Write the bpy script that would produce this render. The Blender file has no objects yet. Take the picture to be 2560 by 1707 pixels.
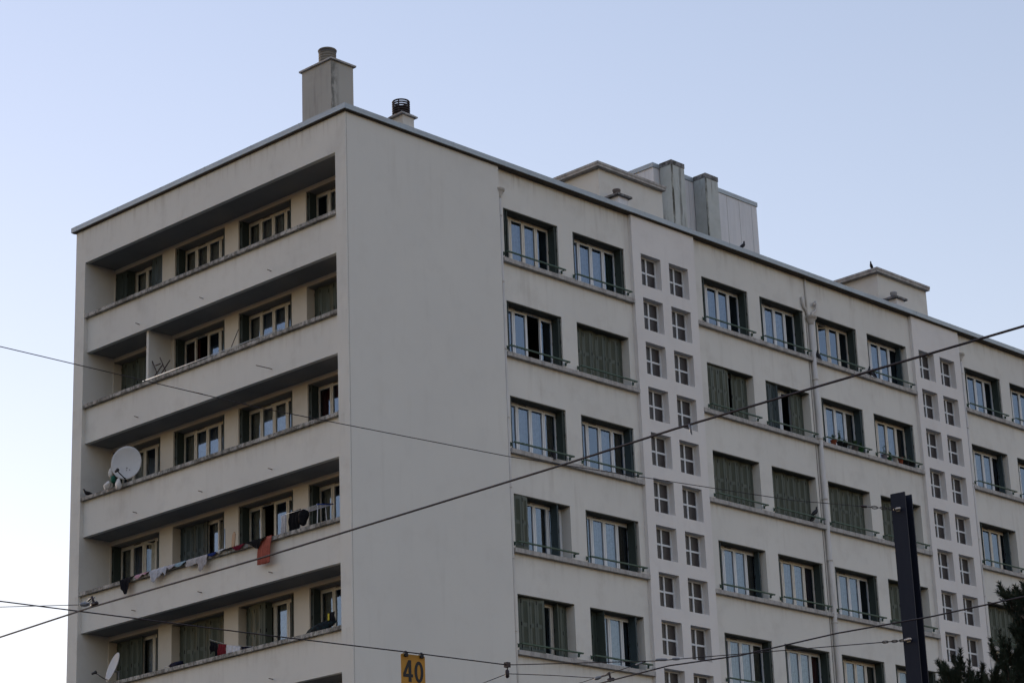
import bpy, math, random
from mathutils import Vector, Matrix
R = math.radians
random.seed(7)
S = bpy.context.scene
COL = S.collection

# ------------------------------------------------------------------ camera
F_PX, YAW, PITCH, ROLL = 5939.46, R(43.436), R(18.371), R(-2.174)
CAM = Vector((-38.877, -42.553, -25.661))
fw = Vector((math.cos(YAW)*math.cos(PITCH), math.sin(YAW)*math.cos(PITCH), math.sin(PITCH)))
rt = Vector((math.sin(YAW), -math.cos(YAW), 0)); up = rt.cross(fw)
rr = rt*math.cos(ROLL) + up*math.sin(ROLL); uu = -rt*math.sin(ROLL) + up*math.cos(ROLL)
cam = bpy.data.cameras.new('camera'); cam.sensor_width = 36; cam.lens = F_PX/2560*36
cam.clip_start = .5; cam.clip_end = 5000
co = bpy.data.objects.new('camera', cam); COL.objects.link(co)
M = Matrix((rr, uu, -fw)).transposed().to_4x4(); M.translation = CAM
co.matrix_world = M; S.camera = co

# ------------------------------------------------------------------ world, sun, exposure
SUN_AZ, SUN_EL = R(92), R(0.6)            # azimuth counted from +X towards +Y: setting behind the building
W = bpy.data.worlds.new('World'); S.world = W; W.use_nodes = True
nt = W.node_tree; nt.nodes.clear()
sky = nt.nodes.new('ShaderNodeTexSky'); sky.sky_type = 'NISHITA'; sky.sun_disc = False
sky.sun_elevation = SUN_EL; sky.sun_rotation = math.pi/2 - SUN_AZ
sky.altitude = 200; sky.air_density = 1.0; sky.dust_density = 0.7; sky.ozone_density = 1.0
bg = nt.nodes.new('ShaderNodeBackground'); bg.inputs['Strength'].default_value = .15
wo = nt.nodes.new('ShaderNodeOutputWorld')
tn = nt.nodes.new('ShaderNodeMix'); tn.data_type = 'RGBA'; tn.blend_type = 'MULTIPLY'; tn.inputs[0].default_value = 1
tn.inputs[7].default_value = (.784, .80, 1, 1)      # white balance of the evening sky
gmn = nt.nodes.new('ShaderNodeGamma'); gmn.inputs[1].default_value = .75      # soft shoulder of the evening sky
nt.links.new(sky.outputs[0], gmn.inputs[0]); nt.links.new(gmn.outputs[0], tn.inputs[6]); nt.links.new(tn.outputs[2], bg.inputs[0]); nt.links.new(bg.outputs[0], wo.inputs[0])
sl = bpy.data.lights.new('sun', 'SUN'); sl.energy = .2; sl.angle = R(.5); sl.color = (1, .93, .84)
so = bpy.data.objects.new('sun', sl); COL.objects.link(so)
sd = Vector((math.cos(SUN_AZ)*math.cos(SUN_EL), math.sin(SUN_AZ)*math.cos(SUN_EL), math.sin(SUN_EL)))
so.rotation_euler = sd.to_track_quat('Z', 'Y').to_euler(); so.location = (0, 60, 40)
S.view_settings.view_transform = 'Standard'; S.view_settings.look = 'None'
S.view_settings.exposure = 2.90; S.view_settings.gamma = 1

GZ = -27.26                                # ground level; z = 0 is the top of the facade wall
H = 2.75                                   # storey height

# ------------------------------------------------------------------ helpers
def ray(u, v):
    return fw + rr*((u-1280)/F_PX) - uu*((v-853.5)/F_PX)
def at(u, v, ax, val):
    d = ray(u, v); i = 'xyz'.index(ax)
    return CAM + d*((val-CAM[i])/d[i])
def atd(u, v, dist):
    d = ray(u, v); return CAM + d*(dist/math.hypot(d.x, d.y))

class MB:
    def __init__(s): s.v = []; s.f = []; s.m = []; s.sm = []
    def add(s, vs, fs, m=0, smooth=False):
        o = len(s.v); s.v += [tuple(v) for v in vs]
        for f in fs: s.f.append(tuple(i+o for i in f)); s.m.append(m); s.sm.append(smooth)
        return s
    def box(s, x0, x1, y0, y1, z0, z1, m=0, T=None):
        vs = [(x, y, z) for z in (z0, z1) for y in (y0, y1) for x in (x0, x1)]
        if T: vs = [T @ Vector(v) for v in vs]
        return s.add(vs, [(0, 2, 3, 1), (4, 5, 7, 6), (0, 1, 5, 4), (2, 6, 7, 3), (0, 4, 6, 2), (1, 3, 7, 5)], m)
    def quad(s, a, b, c, d, m=0): return s.add([a, b, c, d], [(0, 1, 2, 3)], m)
    def prism(s, pts, y0, y1, m=0, T=None):     # polygon in x,z; thickness along y
        n = len(pts); vs = [(p[0], y0, p[1]) for p in pts] + [(p[0], y1, p[1]) for p in pts]
        if T: vs = [T @ Vector(v) for v in vs]
        fs = [tuple(range(n)), tuple(reversed(range(n, 2*n)))] + [(i, i+n, (i+1) % n+n, (i+1) % n) for i in range(n)]
        return s.add(vs, fs, m)
    def tube(s, pts, r, n=8, m=0, cap=True):
        pts = [Vector(p) for p in pts]; rs = r if isinstance(r, (list, tuple)) else [r]*len(pts)
        vs = []; ref = None
        for i, p in enumerate(pts):
            t = (pts[min(i+1, len(pts)-1)] - pts[max(i-1, 0)]).normalized()
            if ref is None: ref = Vector((0, 0, 1)) if abs(t.z) < .9 else Vector((1, 0, 0))
            a = t.cross(ref).normalized(); b = t.cross(a).normalized(); ref = -b if False else ref
            for k in range(n):
                an = 2*math.pi*k/n; vs.append(p + (a*math.cos(an) + b*math.sin(an))*rs[i])
        fs = [(i*n+k, i*n+(k+1) % n, (i+1)*n+(k+1) % n, (i+1)*n+k) for i in range(len(pts)-1) for k in range(n)]
        if cap: fs += [tuple(reversed(range(n))), tuple(range((len(pts)-1)*n, len(pts)*n))]
        return s.add(vs, fs, m, True)
    def lathe(s, prof, n=20, m=0, T=None, c=(0, 0)):   # prof: (r, z)
        vs = []
        for r, z in prof:
            for k in range(n):
                a = 2*math.pi*k/n; vs.append((c[0]+r*math.cos(a), c[1]+r*math.sin(a), z))
        if T: vs = [T @ Vector(v) for v in vs]
        fs = [(i*n+k, i*n+(k+1) % n, (i+1)*n+(k+1) % n, (i+1)*n+k) for i in range(len(prof)-1) for k in range(n)]
        fs += [tuple(reversed(range(n))), tuple(range((len(prof)-1)*n, len(prof)*n))]
        return s.add(vs, fs, m, True)
    def mesh(s, name, mats):
        me = bpy.data.meshes.new(name); me.from_pydata(s.v, [], s.f)
        for m in (mats if isinstance(mats, (list, tuple)) else [mats]): me.materials.append(m)
        me.polygons.foreach_set('material_index', s.m); me.polygons.foreach_set('use_smooth', s.sm)
        me.update(); return me

def obj(name, mb, mats, parent=None, loc=(0, 0, 0), rotz=0, label=None):
    me = mb.mesh(name, mats) if isinstance(mb, MB) else mb
    o = bpy.data.objects.new(name, me); COL.objects.link(o)
    o.location = loc; o.rotation_euler = (0, 0, rotz)
    if parent: o.parent = parent
    if label: o['label'] = label
    return o
def tag(o, label, cat, group=None):
    o['label'] = label; o['category'] = cat
    if group: o['group'] = group
    return o
def thing(name, label, cat, loc=(0, 0, 0), rotz=0, group=None):
    o = bpy.data.objects.new(name, None); COL.objects.link(o); o.location = loc; o.rotation_euler = (0, 0, rotz)
    o.empty_display_size = .2
    return tag(o, label, cat, group)

# ------------------------------------------------------------------ materials
def mat(name, col, rough=.8, metal=0, spec=.3):
    m = bpy.data.materials.new(name); m.use_nodes = True
    b = m.node_tree.nodes['Principled BSDF']
    b.inputs['Base Color'].default_value = (*col, 1); b.inputs['Roughness'].default_value = rough
    b.inputs['Metallic'].default_value = metal; b.inputs['Specular IOR Level'].default_value = spec
    return m
def N(m, t, **kw):
    n = m.node_tree.nodes.new(t)
    for k, v in kw.items(): setattr(n, k, v)
    return n
def noise(m, scale, detail=4, rough=.55, vec=(1, 1, 1)):
    tc = N(m, 'ShaderNodeTexCoord'); mp = N(m, 'ShaderNodeMapping'); mp.inputs['Scale'].default_value = vec
    n = N(m, 'ShaderNodeTexNoise'); n.inputs['Scale'].default_value = scale
    n.inputs['Detail'].default_value = detail; n.inputs['Roughness'].default_value = rough
    L = m.node_tree.links; L.new(tc.outputs['Object'], mp.inputs[0]); L.new(mp.outputs[0], n.inputs['Vector'])
    return n.outputs['Fac']
def ramp(m, src, a, b, ca=0., cb=1.):
    r = N(m, 'ShaderNodeMapRange'); r.inputs['From Min'].default_value = a; r.inputs['From Max'].default_value = b
    r.inputs['To Min'].default_value = ca; r.inputs['To Max'].default_value = cb
    m.node_tree.links.new(src, r.inputs['Value']); return r.outputs[0]
def mix(m, fac, a, b):
    x = N(m, 'ShaderNodeMix', data_type='RGBA'); L = m.node_tree.links
    if isinstance(fac, float): x.inputs[0].default_value = fac
    else: L.new(fac, x.inputs[0])
    for i, c in ((6, a), (7, b)):
        if isinstance(c, tuple): x.inputs[i].default_value = (*c, 1)
        else: L.new(c, x.inputs[i])
    return x.outputs[2]
def mul(m, a, b):
    x = N(m, 'ShaderNodeMath', operation='MULTIPLY'); L = m.node_tree.links
    for i, c in ((0, a), (1, b)):
        if isinstance(c, float): x.inputs[i].default_value = c
        else: L.new(c, x.inputs[i])
    return x.outputs[0]
def bump(m, src, dist, strength=.5):
    b = N(m, 'ShaderNodeBump'); b.inputs['Distance'].default_value = dist; b.inputs['Strength'].default_value = strength
    m.node_tree.links.new(src, b.inputs['Height']); p = m.node_tree.nodes['Principled BSDF']
    m.node_tree.links.new(b.outputs[0], p.inputs['Normal'])
def setcol(m, c): m.node_tree.links.new(c, m.node_tree.nodes['Principled BSDF'].inputs['Base Color'])

def plaster(name, c1, c2, dirt=(.3, .27, .24), streak=.35, rough=.9, mott=.22, drip=None):
    m = mat(name, c1, rough, spec=.15)
    c = mix(m, ramp(m, noise(m, .35, 5, .6), .35, .65), c1, c2)
    c = mix(m, mul(m, ramp(m, noise(m, 1.2, 6, .65), .52, .75), mott), c, dirt)
    st = ramp(m, noise(m, 3.2, 5, .6, (1, 1, .09)), .54, .78)
    big = ramp(m, noise(m, .5, 3), .4, .65)
    c = mix(m, mul(m, mul(m, st, big), streak), c, dirt)
    if drip is not None:            # run-off stains hanging from each ledge
        L = m.node_tree.links; tc = N(m, 'ShaderNodeTexCoord'); sx_ = N(m, 'ShaderNodeSeparateXYZ'); L.new(tc.outputs['Object'], sx_.inputs[0])
        for off, per, ln_ in ((drip, H, .75), (0, 50, .8)):
            a = N(m, 'ShaderNodeMath', operation='MULTIPLY_ADD'); L.new(sx_.outputs['Z'], a.inputs[0]); a.inputs[1].default_value = -1; a.inputs[2].default_value = off
            b = N(m, 'ShaderNodeMath', operation='FLOORED_MODULO'); L.new(a.outputs[0], b.inputs[0]); b.inputs[1].default_value = per
            near = ramp(m, b.outputs[0], ln_, 0.); sn = ramp(m, noise(m, 5.5, 5, .7, (1, 1, .06)), .50, .66)
            c = mix(m, mul(m, mul(m, mul(m, near, near), sn), .30), c, dirt)
    sp = ramp(m, noise(m, 26, 2, .6), .70, .78)
    c = mix(m, mul(m, sp, .12), c, dirt)
    setcol(m, c); bump(m, noise(m, 45, 3, .7), .004, .5)
    return m
PLA = plaster('cream_render', (.652, .646, .615), (.61, .606, .58), drip=-2.784)
PLL = plaster('cream_render_loggia', (.638, .632, .602), (.60, .597, .572), streak=.25, drip=-2.757)
PLS = plaster('pale_render_stair', (.69, .675, .665), (.655, .64, .635), (.46, .42, .40), .3)
PLB = plaster('grey_cream_render_corner', (.636, .632, .605), (.612, .61, .588), streak=.2, mott=.08)
PLI = plaster('loggia_back_render', (.62, .58, .51), (.55, .52, .465), streak=.15)
CEIL = plaster('grey_soffit', (.25, .25, .25), (.21, .21, .21), (.10, .09, .08), .2)  # balcony undersides, a much darker grey than the walls
CHM = plaster('grey_chimney_render', (.43, .42, .395), (.37, .365, .345), (.09, .09, .08), .55)

CON = mat('weathered_concrete', (.3, .29, .27), .95, spec=.1)
c = mix(CON, ramp(CON, noise(CON, 7, 6, .75, (1, 1, .5)), .46, .56), (.42, .41, .39), (.16, .155, .145))
c = mix(CON, mul(CON, ramp(CON, noise(CON, 1.1, 3), .45, .6), .55), c, (.10, .095, .085))
c = mix(CON, ramp(CON, noise(CON, 19, 4, .7), .62, .72), c, (.42, .41, .39))
setcol(CON, c); bump(CON, noise(CON, 30, 5, .7), .01, .7)
SIL = mat('sill_concrete', (.3, .29, .27), .95, spec=.1)
c = mix(SIL, ramp(SIL, noise(SIL, 5, 6, .7, (1, 1, .4)), .45, .62), (.42, .41, .40), (.28, .27, .265))
c = mix(SIL, mul(SIL, ramp(SIL, noise(SIL, 14, 4, .7, (1, 1, .3)), .58, .7), .5), c, (.12, .11, .10))
setcol(SIL, c); bump(SIL, noise(SIL, 30, 5, .7), .006, .6)
ZNC = mat('zinc', (.30, .34, .37), .5, .3, .5)
c = mix(ZNC, ramp(ZNC, noise(ZNC, 1.3, 5, .7), .35, .7), (.36, .41, .45), (.29, .325, .355)); setcol(ZNC, c)
ZND = mat('dark_soffit_board', (.07, .06, .05), .8, 0, .2)
c = mix(ZND, ramp(ZND, noise(ZND, 2.5, 5, .7), .4, .65), (.085, .07, .055), (.05, .045, .04)); setcol(ZND, c)
CLA = mat('pale_cladding', (.3, .3, .31), .55, .1, .4)
c = mix(CLA, ramp(CLA, noise(CLA, 3, 5, .65, (1, 1, .12)), .45, .75), (.60, .61, .64), (.47, .48, .51)); setcol(CLA, c)
CLG = mat('grey_green_duct_cladding', (.3, .3, .31), .6, .1, .4)
c = mix(CLG, ramp(CLG, noise(CLG, 1.6, 5, .65), .4, .7), (.44, .47, .47), (.36, .39, .38))
c = mix(CLG, mul(CLG, ramp(CLG, noise(CLG, 4, 5, .65, (1, 1, .1)), .56, .66), .8), c, (.10, .10, .09)); setcol(CLG, c)
DCAP = mat('dark_stained_cap', (.10, .10, .10), .85)
c = mix(DCAP, ramp(DCAP, noise(DCAP, 6, 5, .7), .42, .6), (.21, .21, .22), (.06, .06, .055)); setcol(DCAP, c)
STRK = mat('streak_stain', (.2, .2, .19), .8)
setcol(STRK, mix(STRK, ramp(STRK, noise(STRK, 7, 5, .7, (1, 1, .3)), .42, .58), (.36, .38, .36), (.075, .075, .062)))
def shutter_mat(name, c1, c2):
    m = mat(name, c1, .55, 0, .35)
    setcol(m, mix(m, ramp(m, noise(m, 2.2, 5, .6, (1, 1, .4)), .35, .7), c1, c2)); return m
SHU = shutter_mat('mid_shutter_green', (.082, .100, .084), (.060, .076, .064))
SHD = shutter_mat('dark_shutter_green', (.040, .056, .050), (.028, .040, .038))  # darker copy of the shutter green, mostly on leaves folded into reveals
SHB = shutter_mat('blue_green_shutter_paint', (.040, .062, .070), (.030, .048, .056))
BLK = mat('black_gap', (.012, .012, .012), .8)
FRM = mat('cream_window_frame', (.42, .40, .345), .5, 0, .4)
c = mix(FRM, ramp(FRM, noise(FRM, 5, 5, .7), .45, .7), (.60, .575, .52), (.50, .47, .42)); setcol(FRM, c)
FRW = mat('white_window_frame', (.60, .63, .66), .45, 0, .4)
LIN = mat('dark_lintel_underside', (.075, .075, .062), .8); LIL = mat('grey_lintel_underside', (.20, .19, .175), .8)  # darker top of each reveal: shutter rail and lintel underside
RAI = mat('green_railing_paint', (.04, .085, .06), .5, 0, .4)
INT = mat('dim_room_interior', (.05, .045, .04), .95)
STG = mat('dim_wired_stair_glass', (.035, .030, .032), .35, 0, .35)
setcol(STG, mix(STG, ramp(STG, noise(STG, 9, 4, .6, (1, 1, .3)), .4, .7), (.04, .034, .036), (.022, .02, .022)))

GLA = bpy.data.materials.new('window_glass'); GLA.use_nodes = True
n_ = GLA.node_tree; n_.nodes.clear()
gt = n_.nodes.new('ShaderNodeBsdfTransparent'); gt.inputs[0].default_value = (.88, .90, .90, 1)
gg = n_.nodes.new('ShaderNodeBsdfGlossy'); gg.inputs['Roughness'].default_value = .03; gg.inputs[0].default_value = (.62, .78, 1, 1)
gf = n_.nodes.new('ShaderNodeFresnel'); gf.inputs[0].default_value = 2.5
gm = n_.nodes.new('ShaderNodeMixShader'); go = n_.nodes.new('ShaderNodeOutputMaterial')
gn = n_.nodes.new('ShaderNodeTexNoise'); gn.inputs['Scale'].default_value = 1.2
gc = n_.nodes.new('ShaderNodeTexCoord'); gb = n_.nodes.new('ShaderNodeBump'); gb.inputs['Distance'].default_value = .004; gb.inputs['Strength'].default_value = .15
n_.links.new(gc.outputs['Object'], gn.inputs['Vector']); n_.links.new(gn.outputs['Fac'], gb.inputs['Height']); n_.links.new(gb.outputs[0], gg.inputs['Normal'])
n_.links.new(gf.outputs[0], gm.inputs[0]); n_.links.new(gt.outputs[0], gm.inputs[1]); n_.links.new(gg.outputs[0], gm.inputs[2]); n_.links.new(gm.outputs[0], go.inputs[0])

def cloth(name, c, c2=None):
    m = mat(name, c, .95, 0, .1); c2 = c2 or tuple(x*.75 for x in c)
    setcol(m, mix(m, ramp(m, noise(m, 12, 4, .6), .4, .65), c, c2)); return m
CUR = {k: cloth('curtain_'+k, v) for k, v in dict(white=(.30, .33, .37), grey=(.24, .245, .23), pale=(.52, .52, .48), green=(.07, .10, .08), red=(.14, .018, .015), wine=(.05, .02, .02), purple=(.09, .06, .10), brown=(.13, .12, .10), teal=(.05, .10, .09)).items()}

# ------------------------------------------------------------------ ground
g = MB(); g.quad((-1500, -1500, GZ), (1500, -1500, GZ), (1500, 1500, GZ), (-1500, 1500, GZ))
GM = mat('asphalt_ground', (.05, .05, .05), .9)
setcol(GM, mix(GM, ramp(GM, noise(GM, .05, 6, .7), .35, .7), (.055, .055, .052), (.075, .075, .065)))
o = obj('ground', g, GM); o['kind'] = 'structure'

# ------------------------------------------------------------------ building
BL = thing('apartment_building', 'long cream rendered apartment block with green shutters, corner balconies and flat roof', 'building', (0, 0, GZ))
BO = (0, 0, -GZ)
def part(name, mb, mats, parent=None, label=None):
    return obj(name, mb, mats, parent or BL, BO if parent is None else (0, 0, 0), 0, label)

WL = 11.83                      # width of the balcony end
LEN = 40.2                      # length of the street side
DB = .12                        # set-back of the window bays
XS, S1a, S1b, S2a, S2b = 5.761, 11.376, 14.264, 25.701, 28.492
ROWS = 6
ZW = -1.129; WH = 1.53; WD = 2.232
WX = [6.031, 8.893, 14.69, 17.525, 20.37, 23.19, 28.885, 31.72, 34.57, 37.42]

def wall_holes(mb, T, u0, u1, z0, z1, holes, depth, m=0):
    us = sorted({u0, u1, *[h[0] for h in holes], *[h[1] for h in holes]})
    zs = sorted({z0, z1, *[h[2] for h in holes], *[h[3] for h in holes]})
    for i in range(len(us)-1):
        for j in range(len(zs)-1):
            a, b, c, d = us[i], us[i+1], zs[j], zs[j+1]; cx, cz = (a+b)/2, (c+d)/2
            if any(h[0] < cx < h[1] and h[2] < cz < h[3] for h in holes): continue
            mb.quad(T(a, 0, c), T(b, 0, c), T(b, 0, d), T(a, 0, d), m)
            mb.quad(T(a, depth, c), T(a, depth, d), T(b, depth, d), T(b, depth, c), m)
    for a, b, c, d in holes:
        mb.quad(T(a, 0, c), T(a, 0, d), T(a, depth, d), T(a, depth, c), m)
        mb.quad(T(b, 0, c), T(b, depth, c), T(b, depth, d), T(b, 0, d), m)
        mb.quad(T(a, 0, d), T(b, 0, d), T(b, depth, d), T(a, depth, d), m)
        mb.quad(T(a, 0, c), T(a, depth, c), T(b, depth, c), T(b, 0, c), m)

# corner panel and outer walls
mb = MB()
mb.quad((.0, 0, GZ), (XS, 0, GZ), (XS, 0, 0), (.0, 0, 0)); mb.quad((XS, 0, GZ), (XS, DB, GZ), (XS, DB, 0), (XS, 0, 0))
mb.box(.30, .55, .02, .40, -17, -.01)
part('corner_wall', mb, PLB)
mb = MB(); mb.quad((0, .0, GZ), (0, 0, 0), (0, .412, 0), (0, .412, GZ)); mb.quad((0, .412, GZ), (0, .412, -1.045), (1.07, .412, -1.045), (1.07, .412, GZ))
part('corner_pier', mb, PLL)
mb = MB(); mb.box(0, LEN, WL-.01, WL, GZ, 0); mb.box(LEN-.01, LEN, .12, WL-.01, GZ, 0)
mb.box(-.0, .25, 11.372, WL-.01, GZ, 0); mb.box(.25, 1.07, 11.372, WL-.01, GZ, 0)
part('end_wall', mb, PLL)
# a slim mortar joint where the two facades meet
# bays
for bi, (a, b, cols) in enumerate(((XS, S1a, WX[:2]), (S1b, S2a, WX[2:6]), (S2b, LEN, WX[6:]))):
    holes = [(x, x+WD, ZW-WH-r*H, ZW-r*H) for x in cols for r in range(ROWS)]
    mb = MB(); wall_holes(mb, lambda u, d, z: (u, DB+d, z), a, b, GZ, 0, holes, .45); part('bay_wall', mb, PLA)
# stair strips
SZ = -1.139; SW = .895; SH = .985
for a, b, cols in ((S1a, S1b, (11.745, 13.022)), (S2a, S2b, (25.985, 27.225))):
    holes = [(x, x+SW, SZ-SH-k*H/2, SZ-k*H/2) for x in cols for k in range(12)]
    mb = MB(); wall_holes(mb, lambda u, d, z: (u, d, z), a, b, GZ, 0, holes, .4)
    mb.quad((a, 0, GZ), (a, 0, 0), (a, DB+.01, 0), (a, DB+.01, GZ)); mb.quad((b, 0, GZ), (b, DB+.01, GZ), (b, DB+.01, 0), (b, 0, 0))
    part('stair_wall', mb, PLS)
# loggia side
YR, YL, XB = .412, 11.372, 1.07
ZT = -1.045
mb = MB(); mb.box(0, .14, YR, YL, ZT, 0)
part('top_parapet', mb, PLL)
for k in range(ROWS):
    z1 = -2.757-k*H; z0 = ZT-(k+1)*H
    if k == ROWS-1: z0 = GZ
    mb = MB(); mb.box(.12, .26, YR, YL, z0, z1); part('parapet', mb, PLL)
    mb = MB(); mb.box(.004, .28, YR, YL, z1+.002, z1+.10)
    o = part('coping', mb, CON)
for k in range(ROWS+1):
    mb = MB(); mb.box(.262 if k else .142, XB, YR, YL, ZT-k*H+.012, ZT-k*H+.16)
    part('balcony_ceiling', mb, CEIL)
LY = [11.345, 8.51, 5.665, 2.81]          # left edges (seen from outside) of the loggia openings, running to -Y
holes = [(-y, -y+2.245, -1.155-1.6-r*H, -1.155-r*H) for y in LY for r in range(ROWS)]
mb = MB(); wall_holes(mb, lambda u, d, z: (XB+d, -u, z), -YL, -YR, GZ, -.9, holes, .4); part('balcony_back_wall', mb, PLI)
mb = MB(); mb.box(.262, XB, 8.64, 8.74, ZT-2*H+.17, ZT-H+.01); part('partition_wall', mb, PLL)
SPT = mat('rusty_spout', (.16, .13, .11), .8)
for k in range(5):
    for y in (3.15, 6.03, 8.89):
        L = .14 if k != 1 or y > 8 else (.50 if y < 4 else .40)
        z = -3.58-k*H
        mb = MB(); mb.tube([(.125, y, z), (.12-L, y+(.05 if L > .2 else 0), z+.01)], .012, 6); part('drain_spout', mb, SPT)

# sills of the window bays
for a, b in ((XS, S1a), (S1b, 19.965), (20.045, S2a), (S2b, LEN)):
    for r in range(ROWS):
        mb = MB(); mb.box(a+(.13 if a in (XS, S2b) else .002), b-.002, -.012, DB+.30, -2.784-r*H, -2.664-r*H); part('sill', mb, SIL)

# roof
mb = MB(); mb.box(.0, LEN+.0, -.0, WL, .002, .10); mb.box(-.09, LEN+.09, -.09, -.0, .002, .022); mb.box(-.09, 0, 0, WL+.09, .002, .022)
roof = part('roof', mb, ZND)
mb = MB(); e = .12
mb.box(-e, LEN+e, -e, .25, .024, .172); mb.box(-e, .25, .25, WL+e, .024, .172)
mb.box(.25, LEN+e, WL-.1, WL+e, .024, .172)
x = 1.9
while x < LEN: mb.box(x, x+.025, -e-.004, .25, .02, .176); x += 2.0
y = 1.7
while y < WL: mb.box(-e-.004, .25, y, y+.025, .02, .176); y += 2.0
part('roof_edging', mb, ZNC)

# penthouses over the stairs
for x0, x1 in ((11.305, 14.24), (25.56, 28.47)):
    mb = MB(); mb.box(x0, x1, 1.1, 4.2, .1, 1.80); p = part('stair_penthouse', mb, PLA)
    mb = MB(); mb.box(x0-.19, x1+.03, .95, 4.35, 1.802, 1.94); mb.box(x0-.205, x1+.045, .935, 4.365, 1.88, 1.955)
    part('roof_slab', mb, SIL, p)
# machine room
mb = MB(); mb.box(16.18, 21.54, 3, 6.2, .1, 3.78)
p = part('machine_room', mb, CLA)
mb = MB(); mb.box(16.14, 21.57, 2.97, 6.23, 3.78, 3.93); part('edging', mb, ZNC, p)
mb = MB()
for x in [16.62+.66*i for i in range(8)]: mb.box(x, x+.012, 2.994, 3.0, .1, 3.779)
for y in [3.35+.36*i for i in range(7)]: mb.box(16.174, 16.18, y, y+.012, .1, 3.779)
part('panel_seam', mb, mat('seam', (.46, .46, .48), .6), p)
for x0 in (16.47, 18.19):
    mb = MB(); mb.box(x0, x0+.64, 2.47, 2.968, .1, 3.80)
    d = part('duct', mb, CLG, p)
    mb = MB(); mb.box(x0-.004, x0+.06, 2.465, 2.50, .1, 3.799); obj('corner_stain', mb, STRK, p)  # thin strip added to carry the dark stain down the duct corner
    mb = MB(); mb.box(x0-.012, x0+.652, 2.455, 2.969, 3.80, 3.955)
    obj('duct_cap', mb, DCAP, p)
# chimneys
mb = MB(); mb.box(.8, 1.61, 1.41, 2.61, .1, 2.24); ch = part('chimney', mb, CHM)
L_ = CHM.node_tree.links; tc_ = N(CHM, 'ShaderNodeTexCoord'); sp_ = N(CHM, 'ShaderNodeSeparateXYZ'); L_.new(tc_.outputs['Object'], sp_.inputs[0])
prev = CHM.node_tree.nodes['Principled BSDF'].inputs['Base Color'].links[0].from_socket
edge = mul(CHM, ramp(CHM, sp_.outputs['X'], 1.10, .86), ramp(CHM, sp_.outputs['Y'], 1.44, 1.40))
blot = ramp(CHM, noise(CHM, 9, 5, .7, (1, 1, .35)), .40, .58)
setcol(CHM, mix(CHM, mul(CHM, mul(CHM, edge, blot), .9), prev, (.05, .055, .05)))
mb = MB(); mb.box(.735, 1.675, 1.345, 2.67, 2.242, 2.29)
mb.add([(.735, 1.345, 2.29), (1.675, 1.345, 2.29), (1.675, 2.67, 2.29), (.735, 2.67, 2.29), (.98, 1.74, 2.42), (1.46, 1.74, 2.42), (1.46, 2.28, 2.42), (.98, 2.28, 2.42)],
       [(0, 1, 5, 4), (1, 2, 6, 5), (2, 3, 7, 6), (3, 0, 4, 7), (4, 5, 6, 7)])
obj('chimney_cap', mb, SIL, ch)
prof = [(.235, 2.38)]
for i in range(5): z = 2.41+i*.077; prof += [(.225, z), (.245, z+.016), (.245, z+.045), (.225, z+.062)]
prof += [(.255, 2.79), (.265, 2.825), (.25, 2.845), (.22, 2.845), (.2, 2.6)]
POT = mat('grey_clay_pot', (.16, .15, .14), .85)
setcol(POT, mix(POT, ramp(POT, noise(POT, 14, 3, .5, (.05, .05, 1)), .45, .6), (.20, .185, .16), (.10, .10, .11)))
mb = MB(); mb.lathe(prof, 28, c=(1.21, 2.01)); obj('flue_pot', mb, POT, ch)

mb = MB(); mb.box(2.60, 3.01, .5, .95, .1, .83); ch = part('chimney', mb, PLA, label='low cream chimney with open dark clay ring cowl')
mb = MB(); mb.box(2.50, 3.10, .43, 1.02, .832, .865)
mb.add([(2.50, .43, .865), (3.10, .43, .865), (3.10, 1.02, .865), (2.50, 1.02, .865), (2.6, .54, .95), (2.98, .54, .95), (2.98, .92, .95), (2.6, .92, .95)],
       [(0, 1, 5, 4), (1, 2, 6, 5), (2, 3, 7, 6), (3, 0, 4, 7), (4, 5, 6, 7)])
obj('chimney_cap', mb, SIL, ch)
DKP = mat('dark_clay', (.045, .035, .035), .7)
mb = MB()
c0 = (2.76, .74)
for i in range(6):
    z = .96+i*.067
    prof = [(.205, z), (.240, z-.005), (.252, z+.014), (.240, z+.034), (.205, z+.031)]
    n = 28; vs = []
    for r_, z_ in prof + [prof[0]]:
        for k in range(n): a = 2*math.pi*k/n; vs.append((c0[0]+r_*math.cos(a), c0[1]+r_*math.sin(a), z_))
    mb.add(vs, [(i_*n+k, i_*n+(k+1) % n, (i_+1)*n+(k+1) % n, (i_+1)*n+k) for i_ in range(5) for k in range(n)], 0, True)
for k in range(4):
    a = k*math.pi/2+.5; mb.tube([(c0[0]+.2*math.cos(a), c0[1]+.2*math.sin(a), .93), (c0[0]+.2*math.cos(a), c0[1]+.2*math.sin(a), 1.31)], .018, 6)
mb.lathe([(.20, .93), (.20, 1.10)], 16, c=c0)
obj('ring_cowl', mb, DKP, ch)
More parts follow.
